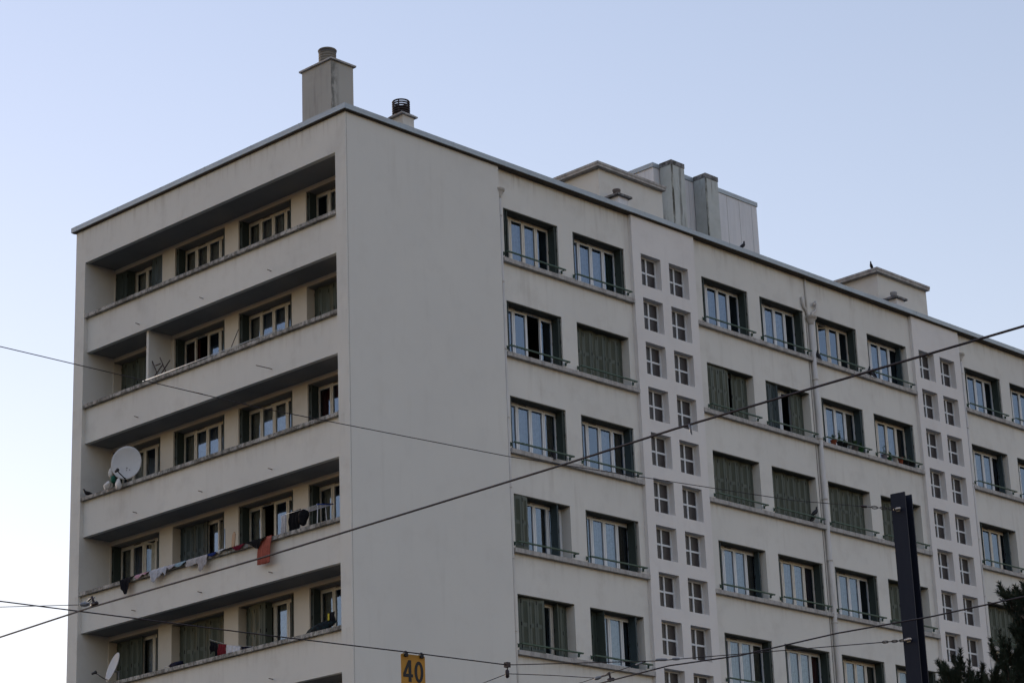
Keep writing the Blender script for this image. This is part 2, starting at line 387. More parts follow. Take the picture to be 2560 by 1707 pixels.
for x0 in (11.446, 25.69):
    mb = MB(); mb.box(x0, x0+.446, .5, .95, .1, .77); v = part('roof_vent', mb, CLA if x0 < 20 else PLS)
    mb = MB(); mb.box(x0-.11, x0+.55, .41, 1.04, .772, .835)
    a, b = x0-.11, x0+.55
    mb.add([(a, .41, .835), (b, .41, .835), (b, 1.04, .835), (a, 1.04, .835), (x0+.1, .6, .93), (x0+.34, .6, .93), (x0+.34, .85, .93), (x0+.1, .85, .93)],
           [(0, 1, 5, 4), (1, 2, 6, 5), (2, 3, 7, 6), (3, 0, 4, 7), (4, 5, 6, 7)])
    obj('vent_cap', mb, DCAP, v)
    mb = MB(); mb.lathe([(.11, .9), (.11, 1.0), (.125, 1.03), (.12, 1.08), (.06, 1.09)], 16, c=(x0+.2, .72)); obj('vent_pot', mb, mat('vent_pot_clay', (.12, .10, .095) if x0 < 20 else (.28, .28, .29), .7), v)

# down pipes
PIP = mat('cream_pipe', (.36, .34, .31), .6)
setcol(PIP, mix(PIP, ramp(PIP, noise(PIP, 4, 4, .6, (1, 1, .3)), .4, .7), (.54, .52, .50), (.44, .43, .41)))
def pipe(x, ztop, r, fr, straight=False):
    mb = MB(); y = DB-r-.01
    mb.tube([(x, y, ztop-.25), (x, y, GZ+.3)], r, 12)
    d = part('down_pipe', mb, PIP)
    mb = MB()
    prof = [(r, ztop-.28), (r*1.05, ztop-.2), (fr*.75, ztop-.12), (fr*.8, ztop-.08), (fr, ztop-.07), (fr, ztop-.01), (fr*1.04, ztop), (fr*.9, ztop)]
    mb.lathe(prof, 20, c=(x, y)); obj('hopper', mb, PIP, d)
    for k in range(9):
        z = -1.44-k*1.955
        if z > ztop-.3: continue
        mb = MB(); mb.lathe([(r, z-.02), (r*1.22, z-.015), (r*1.22, z+.03), (r, z+.035)], 16, c=(x, y)); obj('pipe_collar', mb, PIP, d)
    return d
pipe(5.845, -.64, .045, .155)
pipe(28.63, -.72, .045, .16)
d = pipe(20.03, -1.28, .078, .20)
mb = MB(); mb.tube([(19.945, .09, -.0), (19.935, .09, -1.3)], .035, 10)
for pts in ([(19.70, .06, -.68), (19.70, .06, -.85), (19.74, .06, -.98), (19.87, .06, -1.10), (19.93, .06, -1.2), (19.94, .06, -1.33)],
            [(20.25, .03, -.86), (20.27, .03, -.76), (20.34, .03, -.72), (20.38, .03, -.78), (20.38, .03, -.93), (20.33, .04, -1.02), (20.18, .05, -1.12), (20.13, .05, -1.33)]):
    mb.tube(pts, .045, 10)
obj('branch_pipe', mb, PIP, d)
mb = MB(); mb.box(19.872, 19.895, DB-.006, DB, GZ, -1.2); part('expansion_joint', mb, mat('joint_filler', (.10, .085, .08), .9))
mb = MB(); mb.box(5.764, 5.783, DB-.004, DB, GZ, 0); part('expansion_joint', mb, mat('joint_filler_thin', (.16, .14, .13), .9))
mb = MB(); mb.box(.034, .042, -.002, 0, GZ, -.0); part('expansion_joint', mb, bpy.data.materials['joint_filler_thin'])

# rooms behind the windows
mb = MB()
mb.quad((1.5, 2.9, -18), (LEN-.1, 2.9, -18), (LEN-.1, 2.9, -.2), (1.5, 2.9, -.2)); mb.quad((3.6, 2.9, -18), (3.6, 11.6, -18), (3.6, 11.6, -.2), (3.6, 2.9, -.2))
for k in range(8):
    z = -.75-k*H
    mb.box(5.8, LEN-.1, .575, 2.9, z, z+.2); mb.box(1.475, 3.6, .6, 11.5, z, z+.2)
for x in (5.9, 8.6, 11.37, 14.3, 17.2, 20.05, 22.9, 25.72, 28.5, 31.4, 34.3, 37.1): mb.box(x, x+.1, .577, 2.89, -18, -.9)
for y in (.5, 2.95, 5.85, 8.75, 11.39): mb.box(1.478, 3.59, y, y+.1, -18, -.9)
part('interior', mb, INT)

# ------------------------------------------------------------------ windows
FD = .33
mesh_cache = {}
def frame_mesh(key, wd, h, opened, ajar, mt):
    k = ('fr', wd, h, tuple(opened), ajar, mt.name)
    if k in mesh_cache: return mesh_cache[k]
    fb, gbm = MB(), MB(); d0, d1 = FD, FD+.07
    t = .045; zt, zb = -.035, -h+.0
    fb.box(.01, wd-.01, d0, d1, zt-t, zt); fb.box(.01, wd-.01, d0, d1, zb, zb+t+.02)
    fb.box(.01, .01+t, d0, d1, zb+t+.02, zt-t); fb.box(wd-.01-t, wd-.01, d0, d1, zb+t+.02, zt-t)
    fb.box(wd/2-.02, wd/2+.02, d0+.002, d1, zb+t+.02, zt-t)
    fb.box(.3*wd, .3*wd+.30, d0-.012, d0, zt-t+.01, zt-.012, 1)
    fb.box(.004, wd-.004, .015, d0-.014, -.030, -.003, 2)
    p = (wd-.02-2*t)/4; s = .052
    for i in range(4):
        u0 = .01+t+i*p; u1 = u0+p; T = None
        a0, a1, z0, z1 = u0+.006, u1-.006, zb+t+.03, zt-t-.006
        if i in opened:
            hx = a0 if i % 2 == 0 else a1
            ang = ajar if i % 2 == 0 else -ajar
            T = Matrix.Translation((hx, d0+.03, 0)) @ Matrix.Rotation(R(ang), 4, 'Z') @ Matrix.Translation((-hx, -d0-.03, 0))
        dd0, dd1 = d0-.012, d0+.045
        fb.box(a0, a0+s, dd0, dd1, z0, z1, 0, T); fb.box(a1-s, a1, dd0, dd1, z0, z1, 0, T)
        fb.box(a0+s, a1-s, dd0, dd1, z0, z0+s*1.2, 0, T); fb.box(a0+s, a1-s, dd0, dd1, z1-s, z1, 0, T)
        q = [(a0+s, d0+.02, z0+s), (a1-s, d0+.02, z0+s), (a1-s, d0+.02, z1-s), (a0+s, d0+.02, z1-s)]
        if T: q = [T @ Vector(v) for v in q]
        gbm.quad(*q)
    mesh_cache[k] = (fb.mesh('window', [mt, DCAP, LIN if wd < 2.24 else LIL]), gbm.mesh('glass', GLA)); return mesh_cache[k]

def leaf(mb, a, b, h, slats):
    a = Vector(a); b = Vector(b)
    if a.x > b.x and abs(a.y-b.y) < .15: a, b = b, a
    L = (b-a).length; dx = (b-a)/L
    T = Matrix(((dx.x, -dx.y, 0, a.x), (dx.y, dx.x, 0, a.y), (0, 0, 1, 0), (0, 0, 0, 1)))
    z1, z0 = -.03, -h+.03; st = .075 if slats else .03
    mb.box(.004, st, -.012, .012, z0, z1, 0, T); mb.box(L-st, L-.004, -.012, .012, z0, z1, 0, T)
    for za, zb in ((z1-.10, z1), (z0, z0+.10)): mb.box(st, L-st, -.010, .010, za, zb, 0, T)
    mb.box(st, L-st, .002, .008, z0+.1, z1-.1, 0, T)
    if slats:
        n = 30; zz = z1-.12
        while zz > z0+.12:
            if abs(zz-(z0+z1)/2) > .06: mb.add([T @ Vector(v) for v in ((st, -.010, zz+.016), (L-st, -.010, zz+.016), (L-st, .002, zz-.018), (st, .002, zz-.018))], [(0, 3, 2, 1)], 0)
            zz -= .036
    for f in (.09, .5, .91):
        z = z1+(z0-z1)*f+.035*math.sin(a.x*9)
        mb.box(.0, .026, -.016, .002, z-.05, z+.05, 1, T)
def shutter_mesh(pts, h, mt):
    k = ('sh', tuple(pts), h, mt.name)
    if k not in mesh_cache:
        mb = MB(); flat = all(abs(pts[i+1][1]-pts[i][1]) < .1 for i in range(len(pts)-1))
        for i in range(len(pts)-1):
            leaf(mb, pts[i], pts[i+1], h, abs(pts[i+1][1]-pts[i][1]) < .15)
        mesh_cache[k] = mb.mesh('shutter', [mt, BLK])
    return mesh_cache[k]
def fold(t, d0=.04, d1=.31):      # leaves stacked against a jamb, t = thickness of the stack
    p = []
    for i in range(5): p.append((.018+t*i/4*.95, d0 if i % 2 == 0 else d1))
    return p
def closed(n=4, w=.278, d=.262, zig=.034, start=.0):
    return [(.004+start+i*w, d-(zig if i % 2 else -zig)) for i in range(n+1)]
def mirror(pts, wd): return [(wd-u, d) for u, d in pts]

def curtain_mesh(u0, u1, h, z1, col, dens=9, d=FD+.13, slant=0):
    k = ('cu', u0, u1, h, z1, col, dens, slant)
    if k not in mesh_cache:
        mb = MB(); n = int((u1-u0)*60)+4; vs = []; ph = random.random()*6
        for j, z in enumerate((z1, (z1-h)/2, -h)):
            for i in range(n+1):
                u = u0+(u1-u0)*i/n; q = (u-u0)
                u2 = u+slant*q/(u1-u0)*(j/2.)
                vs.append((u2, d+.022*math.sin(q*dens*2*math.pi+ph)+.012*math.sin(q*dens*3.3*math.pi+j), z))
        m_ = n+1
        mb.add(vs, [(j*m_+i, j*m_+i+1, (j+1)*m_+i+1, (j+1)*m_+i) for j in range(2) for i in range(n)], 0, True)
        mesh_cache[k] = mb.mesh('curtain', CUR[col])
    return mesh_cache[k]
rail_mb = MB()
wd = WD
rail_mb.box(-.08, wd+.08, -.195, -.165, -1.385, -1.350); rail_mb.box(-.08, wd+.08, -.170, -.165, -1.395, -1.385)
for u in (-.06, wd+.06):
    rail_mb.box(u-.012, u+.012, -.165, -.0, -1.380, -1.358); rail_mb.box(u-.008, u+.008, -.012, -.0, -1.45, -1.33)
    rail_mb.prism([(u-.006, -1.45), (u+.006, -1.45), (u+.006, -1.38), (u-.006, -1.38)], -.06, 0)
RAILM = rail_mb.mesh('railing', RAI)

def window(x, y, z, rot, h, left, right, panes=None, opened=(), ajar=35, rail=True, mt=None, lm=None, rm=None, wd=WD):
    fm, gm_ = frame_mesh(0, wd, h, opened, ajar, mt or FRM)
    w = obj('window', fm, None, BL, (x, y, z-GZ), rot)
    obj('glass', gm_, None, w)
    if left: obj('shutter', shutter_mesh(left, h, lm or SHD), None, w)
    if right: obj('shutter', shutter_mesh(mirror(right, wd), h, rm or SHD), None, w)
    p = (wd-.11)/4
    for c in (panes or []):
        i0, i1, col = c[:3]; z1 = -.1; sl = c[3] if len(c) > 3 else 0
        obj('curtain', curtain_mesh(.055+i0*p, .055+i1*p, h, z1, col, slant=sl), None, w)
    if rail: obj('railing', RAILM, None, w)
    return w

F8, F12, F18 = fold(.085), fold(.13), fold(.18)
C4 = closed(4)
def st(u, d0=.12, d1=.32):          # narrow stack standing off the jamb, leaving the bare reveal in view
    return [(u, d1), (u+.012, d0), (u+.028, d1), (u+.04, d0)]
wc = 'white'
RW = {
 (0,0): (F18, F8, [(0,3,wc),(3,3.5,'grey')], ()), (0,1): (fold(.07), F8, [(0,3,wc),(3,4,'teal')], ()),
 (0,2): (F12, F8, [(1,3,'grey')], ()), (0,3): (F12, F8, [(1,3,wc)], ()), (0,4): (F8, F8, [], (1,)), (0,5): (fold(.07), st(.14), [(1,2,wc)], ()),
 (0,6): (F12, F8, [(1,3,'grey')], ()), (0,7): (F8, F8, [(1,3,wc)], ()),
 (1,0): (F8, F8, [], (2,)), (1,1): (C4, C4, None, ()), 
 (1,2): ([(.02,.10),(.29,.07),(.57,.09),(.85,.07),(1.10,.11),(1.13,.30)], closed(3), [], ()),
 (1,3): ([(.01,.12),(.28,.08),(.55,.13),(.62,.02)], [(.02,.30),(.30,.24),(.58,.27),(.85,.12)], [], (1,)), 
 (1,4): (F12, F8, [(0,3,wc),(3,4,'grey')], ()), (1,5): (F8, fold(.07), [(0,3,wc),(3,4,'brown')], ()),
 (1,6): (F8, st(.16), [(1,3,wc),(3,4,'wine')], ()), (1,7): (F8, F8, [(1,3,wc)], ()),
 (2,0): (fold(.06), F8, [(0,3,wc),(3,4,'grey')], ()), (2,1): (fold(.06), F8, [(2,3,wc),(3,4,'grey')], ()),
 (2,2): (C4, C4, None, ()), (2,3): (C4, C4, None, ()), (2,4): (C4, C4, None, ()), (2,5): (C4, C4, None, ()),
 (2,6): (fold(.16), st(.26), [(2,3,'grey')], ()), (2,7): (F8, F8, [(1,3,wc)], ()),
 (3,0): ([(.02,.06),(.28,-.02),(.55,.04),(.60,.31)], st(.44, .04), [(1,3,'grey')], ()), (3,1): (fold(.07), st(.10, .02), [(1,3,wc),(3,4,'brown')], ()),
 (3,2): (fold(.12), st(.15), [(0,1.8,'grey'),(1.9,3,wc),(3,4,'grey')], ()), (3,3): (F8, F8, [(1,3,wc),(3,4,'purple')], ()),
 (3,4): (F8, fold(.10), [(0,3,'grey')], ()), (3,5): (C4, C4, None, ()), (3,6): (C4, C4, None, ()), (3,7): (F8, F8, [(1,3,wc)], ()),
 (4,0): ([(.01,.30),(.27,.16),(.55,.10),(.82,.12),(1.08,.06),(1.10,.3)], [(.02,.31),(.28,.22),(.54,.28),(.56,.1)], [], ()),
 (4,1): ([(.01,.28),(.29,.24),(.54,.28),(.60,.02)], st(.26, .04), [(2,3,wc)], ()),
 (4,2): (F8, F8, [(1,3,wc),(3,4,'grey')], ()), (4,3): (F8, F8, [(1,3,wc),(3,4,'red')], ()), (4,4): (F8, F8, [(1,3,wc),(3,4,'grey')], ()),
 (4,5): (fold(.12), F8, [(1,3,wc)], ()), (4,6): (C4, C4, None, ()), (4,7): (F8, F8, [(1,3,wc)], ()),
}
for r in range(ROWS):
    for ci, x in enumerate(WX):
        l, rt_, pn, op = RW.get((r, ci), (F8, F8, [(1, 3, wc)] if (r+ci) % 2 else [(2, 3, 'grey')], ()))
        isC = l is C4
        lm = SHU if isC or r == 4 and ci == 0 or (r, ci) == (1, 2) else SHD
        rm = SHU if isC or (r, ci) in ((1, 2), (4, 0)) else (SHB if rt_[0][0] > .1 or (r, ci) in ((1, 4), (1, 5), (2, 1)) else SHD)
        if (r, ci) == (1, 3): lm, rm = SHB, SHU
        if (r, ci) == (3, 0): lm = SHU
        window(x, DB, ZW-r*H, 0, WH, l, rt_, pn, op, 55 if (r, ci) == (1, 0) else 40, True, FRW if (r*3+ci*5) % 4 else FRM, lm, rm)

LWD = 2.245
LW = {
 (0,0): ([(.01,.03),(.28,.06),(.55,.02),(.60,.26)], [(.0,.02),(.28,.0),(.55,.06)], [(1,3,'pale')], ()), (0,1): (F8, F8, [(0,3,'pale')], ()), (0,2): (F8, F8, [(0,3,'pale')], ()), (0,3): (F8, F8, [(.5,2,'pale')], ()),
 (1,0): (C4, C4, None, ()), (1,1): (F8, F8, [(0,1,'wine')], (1,)), (1,2): (F8, F8, [(0,1,'pale'),(1,3,wc)], ()), (1,3): (C4, C4, None, ()),
 (2,0): (F8, F8, [(0,2,'pale')], ()), (2,1): (F8, F8, [(0,1,'pale'),(1,3,wc)], ()), (2,2): (F8, F8, [(0,3,'pale')], ()), (2,3): (F8, F8, [(0,1,'red'),(1,2,'red')], ()),
 (3,0): (F8, F8, [(0,1,'pale'),(1.2,2,'wine'),(2.1,3,'pale')], (2,)), (3,1): (closed(5, .25), F8, [(2,3,'pale')], (3,)), (3,2): (F8, F8, [(0,1,'pale')], (1,)), (3,3): (F8, F8, [(0,1,'pale')], ()),
 (4,0): (closed(5, .25), F8, [(2,3.5,'pale')], ()), (4,1): (C4, C4, None, ()), (4,2): ([(.02,.28),(.27,.16),(.54,.10),(.82,.08),(1.0,.10),(1.02,.3)], F12, [(2,3,'pale')], ()), (4,3): (F8, F8, [(0,1,'pale')], ()),
}
for r in range(ROWS):
    for ci, y in enumerate(LY):
        l, rt_, pn, op = LW.get((r, ci), (F8, F8, [(1, 3, 'pale')], ()))
        isC = len(l) > 5 and l[0][1] > .25 and l is not F8 or l is C4
        lm = SHU if isC else SHD
        rm = SHB if (r, ci) == (0, 0) else (SHU if rt_ is C4 else SHD)
        if (r, ci) == (0, 0): lm = SHD
        if (r, ci) == (3, 1): lm = SHB
        window(XB, y, -1.155-r*H, -math.pi/2, 1.6, l, rt_, pn, op, 25 if (r, ci) == (3, 1) else 40, False, None, lm, rm, LWD)

# stair windows
def stair_meshes():
    fb, gb_ = MB(), MB(); d = .20; t = .05
    fb.box(0.002, SW-.002, d, d+.06, -t, -.004); fb.box(.002, SW-.002, d, d+.06, -SH+.004, -SH+t)
    fb.box(.002, t, d, d+.06, -SH+t, -t); fb.box(SW-t, SW-.002, d, d+.06, -SH+t, -t)
    fb.box(SW/2-.028, SW/2+.028, d, d+.06, -SH+t, -t)
    fb.box(t, SW/2-.028, d+.004, d+.056, -SH/2-.028, -SH/2+.028); fb.box(SW/2+.028, SW-t, d+.004, d+.056, -SH/2-.028, -SH/2+.028)
    gb_.quad((t, d+.03, -SH+t), (SW-t, d+.03, -SH+t), (SW-t, d+.03, -t), (t, d+.03, -t))
    gb_.box(t, SW-t, d+.08, d+.10, -SH+t, -t)
    return fb.mesh('stair_window', FRW), gb_.mesh('glass', STG)
sfm, sgm = stair_meshes()
for x in (11.745, 13.022, 25.985, 27.225):
    for k in range(12):
        w = obj('stair_window', sfm, None, BL, (x, 0, SZ-k*H/2-GZ))
        obj('glass', sgm, None, w)
print('windows done')
#@@OBJECTS
# ------------------------------------------------------------------ tram pole
PD = 28.0
PB = atd(2244, 1232, PD)                       # top of the pole's near flange edge region
PX, PY = PB.x, PB.y; PTOP = PB.z
fh = Vector((math.cos(YAW), math.sin(YAW), 0)); rh = Vector((math.sin(YAW), -math.cos(YAW), 0))
al = R(35); e1 = rh*math.cos(al) - fh*math.sin(al); e2 = rh*math.sin(al) + fh*math.cos(al)
PT = Matrix(((e1.x, e2.x, 0, 0), (e1.y, e2.y, 0, 0), (0, 0, 1, 0), (0, 0, 0, 1)))
pole = thing('steel_pole', 'tall dark blue steel H-section tram pole in front of the street facade', 'pole', (PX, PY, GZ))
PM = mat('dark_blue_steel_paint', (.012, .014, .022), .6, 0, .2)
setcol(PM, mix(PM, ramp(PM, noise(PM, 3, 5, .65, (1, 1, .2)), .4, .7), (.010, .013, .026), (.016, .019, .032)))
w = .095; hgt = PTOP-GZ
mb = MB(); mb.box(-w, w, -.009, .009, 0, hgt, 0, PT); mb.box(-w, w, .171, .189, 0, hgt, 0, PT); mb.box(-.007, .007, .0092, .1708, 0, hgt, 0, PT)
obj('beam', mb, PM, pole)
mb = MB(); mb.box(-.2, .2, -.12, .30, 0, .03, 0, PT); obj('base_plate', mb, PM, pole)
STL = mat('galvanised_clamp', (.45, .40, .36), .35, .8, .5)
DWI = mat('dark_wire', (.022, .014, .018), .5, .2, .4)
INS = mat('grey_insulator', (.16, .17, .20), .4, 0, .4)
# eye bolts where the span wires meet the flange
A1 = at(2246, 1273, 'z', atd(2246, 1273, PD-.02).z); A2 = at(2273, 1599, 'z', atd(2273, 1599, PD-.02).z)
for A in (A1, A2):
    mb = MB(); L = Vector((PX, PY, GZ)); a = A-L
    for q in range(3):
        T = Matrix.Translation(a + e1*(-.03+.03*q) - e2*(.03+.006*q))
        mb.lathe([(.012, -.02), (.017, -.012), (.017, .012), (.012, .02)], 8, T=T @ Matrix.Rotation(R(90), 4, 'X'))
    mb.tube([a-e2*.05, a+e2*.02], .012, 8); mb.box(-.025, .025, -.014, -.0095, -.025, .025, 0, Matrix.Translation(a) @ PT)
    obj('eye_bolt', mb, STL, pole)

# ------------------------------------------------------------------ overhead wires
def sagline(a, b, sag, n=24):
    a = Vector(a); b = Vector(b)
    return [a.lerp(b, i/n) - Vector((0, 0, sag*4*(i/n)*(1-i/n))) for i in range(n+1)]
def wire(name, label, pts, r, cat='wire'):
    o = pts[0]
    t = thing(name, label, cat, o)
    mb = MB(); mb.tube([Vector(p)-o for p in pts], r, 8); obj('cable', mb, DWI, t); return t, o
def lathe_along(prof, p, d, o, n=14):
    q = d.to_track_quat('Z', 'Y').to_matrix().to_4x4()
    mb = MB(); mb.lathe(prof, n, T=Matrix.Translation(p-o) @ q); return mb
CZ = CAM.z + 4.6
def extend(pts, l0, l1):
    return [pts[0]+(pts[0]-pts[1]).normalized()*l0] + pts + [pts[-1]+(pts[-1]-pts[-2]).normalized()*l1]
# upper thick contact wire
pp = extend([at(u, v, 'z', CZ) for u, v in ((0, 1592), (228, 1517), (653, 1394), (1415, 1159), (1687, 1072), (2024, 972), (2560, 815))], 14, 10)
tA, oA = wire('contact_wire', 'thick dark tram wire rising across the whole facade to the right edge', pp, .0085)
kA = at(236, 1509, 'z', CZ+.02); dA = (pp[3]-pp[1]).normalized()
mb = lathe_along([(.010, -.05), (.019, -.04), (.022, -.01), (.016, .012), (.021, .035), (.010, .05)], kA, dA, oA)
mb.tube([kA-oA+Vector((0, 0, .0)), kA-oA+Vector((0, 0, .07))-dA*.04, kA-oA+Vector((0, 0, .05))-dA*.10], .012, 8)
obj('clamp', mb, DWI, tA)
kk = at(1724, 1061, 'z', CZ)
mb = MB(); mb.tube([kk-oA, kk-oA+Vector((.01, .0, -.05)), kk-oA+Vector((.02, 0, -.07))], [.012, .008, .003], 6); obj('hanging_scrap', mb, INS, tA)
# lower contact wire
pp = extend([at(u, v, 'z', CZ) for u, v in ((1500, 1707), (1672, 1663), (1850, 1637.5), (2093, 1582), (2330, 1540), (2560, 1490.5))], 3, 10)
tD, oD = wire('contact_wire', 'dark tram wire passing in front of the steel pole towards the pine', pp, .0078)
kD = at(1527, 1698, 'z', CZ+.02); dD = (pp[3]-pp[1]).normalized()
mb = lathe_along([(.010, -.05), (.020, -.04), (.023, -.01), (.018, .012), (.021, .035), (.010, .05)], kD, dD, oD)
mb.tube([kD-oD, kD-oD+Vector((0, 0, .08))-dD*.02, kD-oD+Vector((0, 0, .06))-dD*.08], .012, 8)
obj('clamp', mb, DWI, tD)
# thin upper span wire to the pole
pE = [at(0, 866, 'z', A1.z-.0), at(653, 1020, 'z', A1.z-.02), at(1268, 1140, 'z', A1.z-.04), at(1980, 1250, 'z', A1.z-.02), A1]
pE = extend(pE, 8, 0)[:-1]
tE, oE = wire('span_wire', 'thin wire crossing the balconies and meeting the pole top', pE, .0045)
dE = (pE[-1]-pE[-2]).normalized()
for s in (.35, .22, .10):
    c = A1-dE*s-oE; mb = MB(); ring = [c+dE*(.05*math.cos(t*.785))+Vector((0, 0, .018*math.sin(t*.785))) for t in range(9)]
    mb.tube(ring, .005, 6, cap=False); obj('shackle', mb, DWI, tE)
mb = lathe_along([(.004, -.05), (.016, -.03), (.016, .03), (.004, .05)], A1-dE*.5, dE, oE); obj('end_sleeve', mb, DWI, tE)
# lower span wire: carries the sign, joins the pole low
zf = A2.z
P1 = at(1268, 1661, 'z', zf-.10)
pF = [at(0, 1502, 'z', zf-.0), at(300, 1540, 'z', zf-.04), at(650, 1585, 'z', zf-.07), at(1010, 1628, 'z', zf-.09), P1]
pF = extend(pF, 8, 0)[:-1]
tF, oF = wire('span_wire', 'dark wire sloping down under the lowest balconies with the yellow sign hung on it', pF, .0070)
mb = MB(); mb.box(-.028, .028, -.028, .028, -.03, .03, 0, Matrix.Translation(P1-oF)); mb.tube([P1-oF, P1-oF-Vector((0, 0, .09))], .008, 8)
obj('clamp', mb, DWI, tF)
P2 = at(1268, 1683, 'z', P1.z-.115)
mb = lathe_along([(.012, -.05), (.024, -.035), (.026, 0), (.024, .035), (.012, .05)], P2, Vector((0, 0, 1)), oF); obj('hanging_insulator', mb, DWI, tF)
pG = [P1, at(1640, 1651, 'z', zf-.06), A2]
tG, oG = wire('span_wire', 'thin wire with two small insulators running right to the pole low down', pG, .0055)
dG = (pG[1]-pG[0]).normalized()
for u, v in ((1654, 1648), (1690, 1646)):
    c = at(u, v, 'z', zf-.055); L = .075 if u < 1670 else .05
    obj('insulator', lathe_along([(.006, -L), (.014, -L*.8), (.018, 0), (.014, L*.8), (.006, L)], c, dG, oG), INS, tG)
dG2 = (pG[2]-pG[1]).normalized()
for s in (.28, .17, .08):
    c = A2-dG2*s-oG; mb = MB(); mb.tube([c+dG2*(.04*math.cos(t*.785))+Vector((0, 0, .014*math.sin(t*.785))) for t in range(9)], .005, 6, cap=False); obj('shackle', mb, DWI, tG)
# short bridles around the clamp
pts = [P2, at(1206, 1707, 'z', P2.z-.02), at(1140, 1740, 'z', P2.z-.04)]
wire('bridle_wire', 'short dark wire dropping to the lower left from the hanging insulator', pts, .0045)
pts = [P2, at(1380, 1687, 'z', P2.z-.03), at(1494, 1694, 'z', CZ+.06), kD+Vector((0, 0, .06))]
t, o_ = wire('bridle_wire', 'short dark wire running right from the hanging insulator to the low wire clamp', pts, .0045)
obj('insulator', lathe_along([(.006, -.045), (.016, -.03), (.02, 0), (.014, .04), (.006, .05)], pts[2], (pts[3]-pts[2]).normalized(), o_), INS, t)
pts = [at(1400, 1724, 'z', zf-.14), at(1447, 1707, 'z', zf-.13), at(1540, 1677, 'z', zf-.10), at(1614, 1653, 'z', zf-.062)]
t, o_ = wire('bridle_wire', 'short dark wire rising right to meet the insulated span wire', pts, .0045)
obj('end_sleeve', lathe_along([(.006, -.06), (.012, -.04), (.012, .04), (.006, .06)], at(1598, 1658, 'z', zf-.068), (pts[3]-pts[2]).normalized(), o_), INS, t)
pts = [at(-80, 1518.5, 'z', CZ+.06), at(0, 1516.5, 'z', CZ+.06), at(203, 1511, 'z', CZ+.06), at(222, 1508, 'z', CZ+.06), kA+Vector((0, 0, .06))]
t, o_ = wire('bridle_wire', 'thin wire from the left edge ending in a bulb insulator at the thick wire', [pts[0]+(pts[0]-pts[1]).normalized()*6]+pts[1:], .0035)
obj('insulator', lathe_along([(.005, -.05), (.018, -.03), (.022, 0), (.016, .03), (.006, .05)], at(212, 1510, 'z', CZ+.06), (pts[2]-pts[1]).normalized(), o_), INS, t)

# ------------------------------------------------------------------ the speed sign
sa = at(1002, 1632, 'z', zf-.09); sb = at(1062, 1639, 'z', zf-.092)
ex = (sb-sa); ex.z = 0; sw = ex.length; ex.normalize(); ny = Vector((-ex.y, ex.x, 0))   # ny points away from the camera
if ny.dot(fw) < 0: ny = -ny
slope = (sb.z-sa.z)/sw
sg = thing('speed_sign', 'yellow plate reading 40 hung from the wire', 'sign', sa)
SM = Matrix(((ex.x, ny.x, 0, 0), (ex.y, ny.y, 0, 0), (ex.z, ny.z, 1, 0), (0, 0, 0, 1)))
SY = mat('yellow_sign_plate', (.52, .27, .035), .5, 0, .3); SYK = mat('sign_black', (.010, .011, .016), .5)
setcol(SY, mix(SY, ramp(SY, noise(SY, 9, 4), .4, .7), (.42, .205, .022), (.36, .175, .02)))
sh_ = sw*1.62
def sx(x, z): return (x*sw, -z*sw + slope*x*sw)
outl = []
for (cx_, cz_, a0) in ((.06, .06, 180), (.94, .06, 270), (.94, 1.56, 0), (.06, 1.56, 90)):
    for i in range(5):
        a = R(a0+i*22.5); outl.append(sx(cx_+.06*math.cos(a), cz_+.06*math.sin(a)))
mb = MB(); mb.prism(outl, 0, .004, 0, SM); obj('plate', mb, SY, sg)
mb = MB()
for poly in (((.30, .20), (.42, .20), (.42, .94), (.30, .94)), ((.08, .67), (.30, .67), (.30, .78), (.08, .78)), ((.42, .67), (.485, .67), (.485, .78), (.42, .78)), ((.30, .20), (.30, .41), (.20, .67), (.08, .67))):
    mb.prism([sx(a, b) for a, b in poly], -.003, -.0005, 0, SM)
obj('digit', mb, SYK, sg)
mb = MB(); n = 32; vs = []
for rx, rz in ((.185, .365), (.075, .25)):
    for k in range(n):
        a = 2*math.pi*k/n; x, z = sx(.735+rx*math.cos(a), .575+rz*math.sin(a)); vs.append(SM @ Vector((x, -.003, z)))
vs += [v + SM.to_3x3() @ Vector((0, .0025, 0)) for v in vs]
mb.add(vs, [(k, (k+1) % n, n+(k+1) % n, n+k) for k in range(n)] + [(k, 2*n+k, 2*n+(k+1) % n, (k+1) % n) for k in range(n)] + [(n+k, n+(k+1) % n, 3*n+(k+1) % n, 3*n+k) for k in range(n)])
obj('digit', mb, SYK, sg)
for f in (.19, .84):
    x, z = sx(f, .02); T = SM @ Matrix.Translation((x, -.004, z))
    mb = MB(); mb.box(-.022, .022, -.02, .022, -.025, .022, 0, T); mb.lathe([(.008, -.03), (.016, -.026), (.016, .026), (.008, .03)], 10, T=T @ Matrix.Translation((0, 0, .012))); obj('hook', mb, SYK, sg)

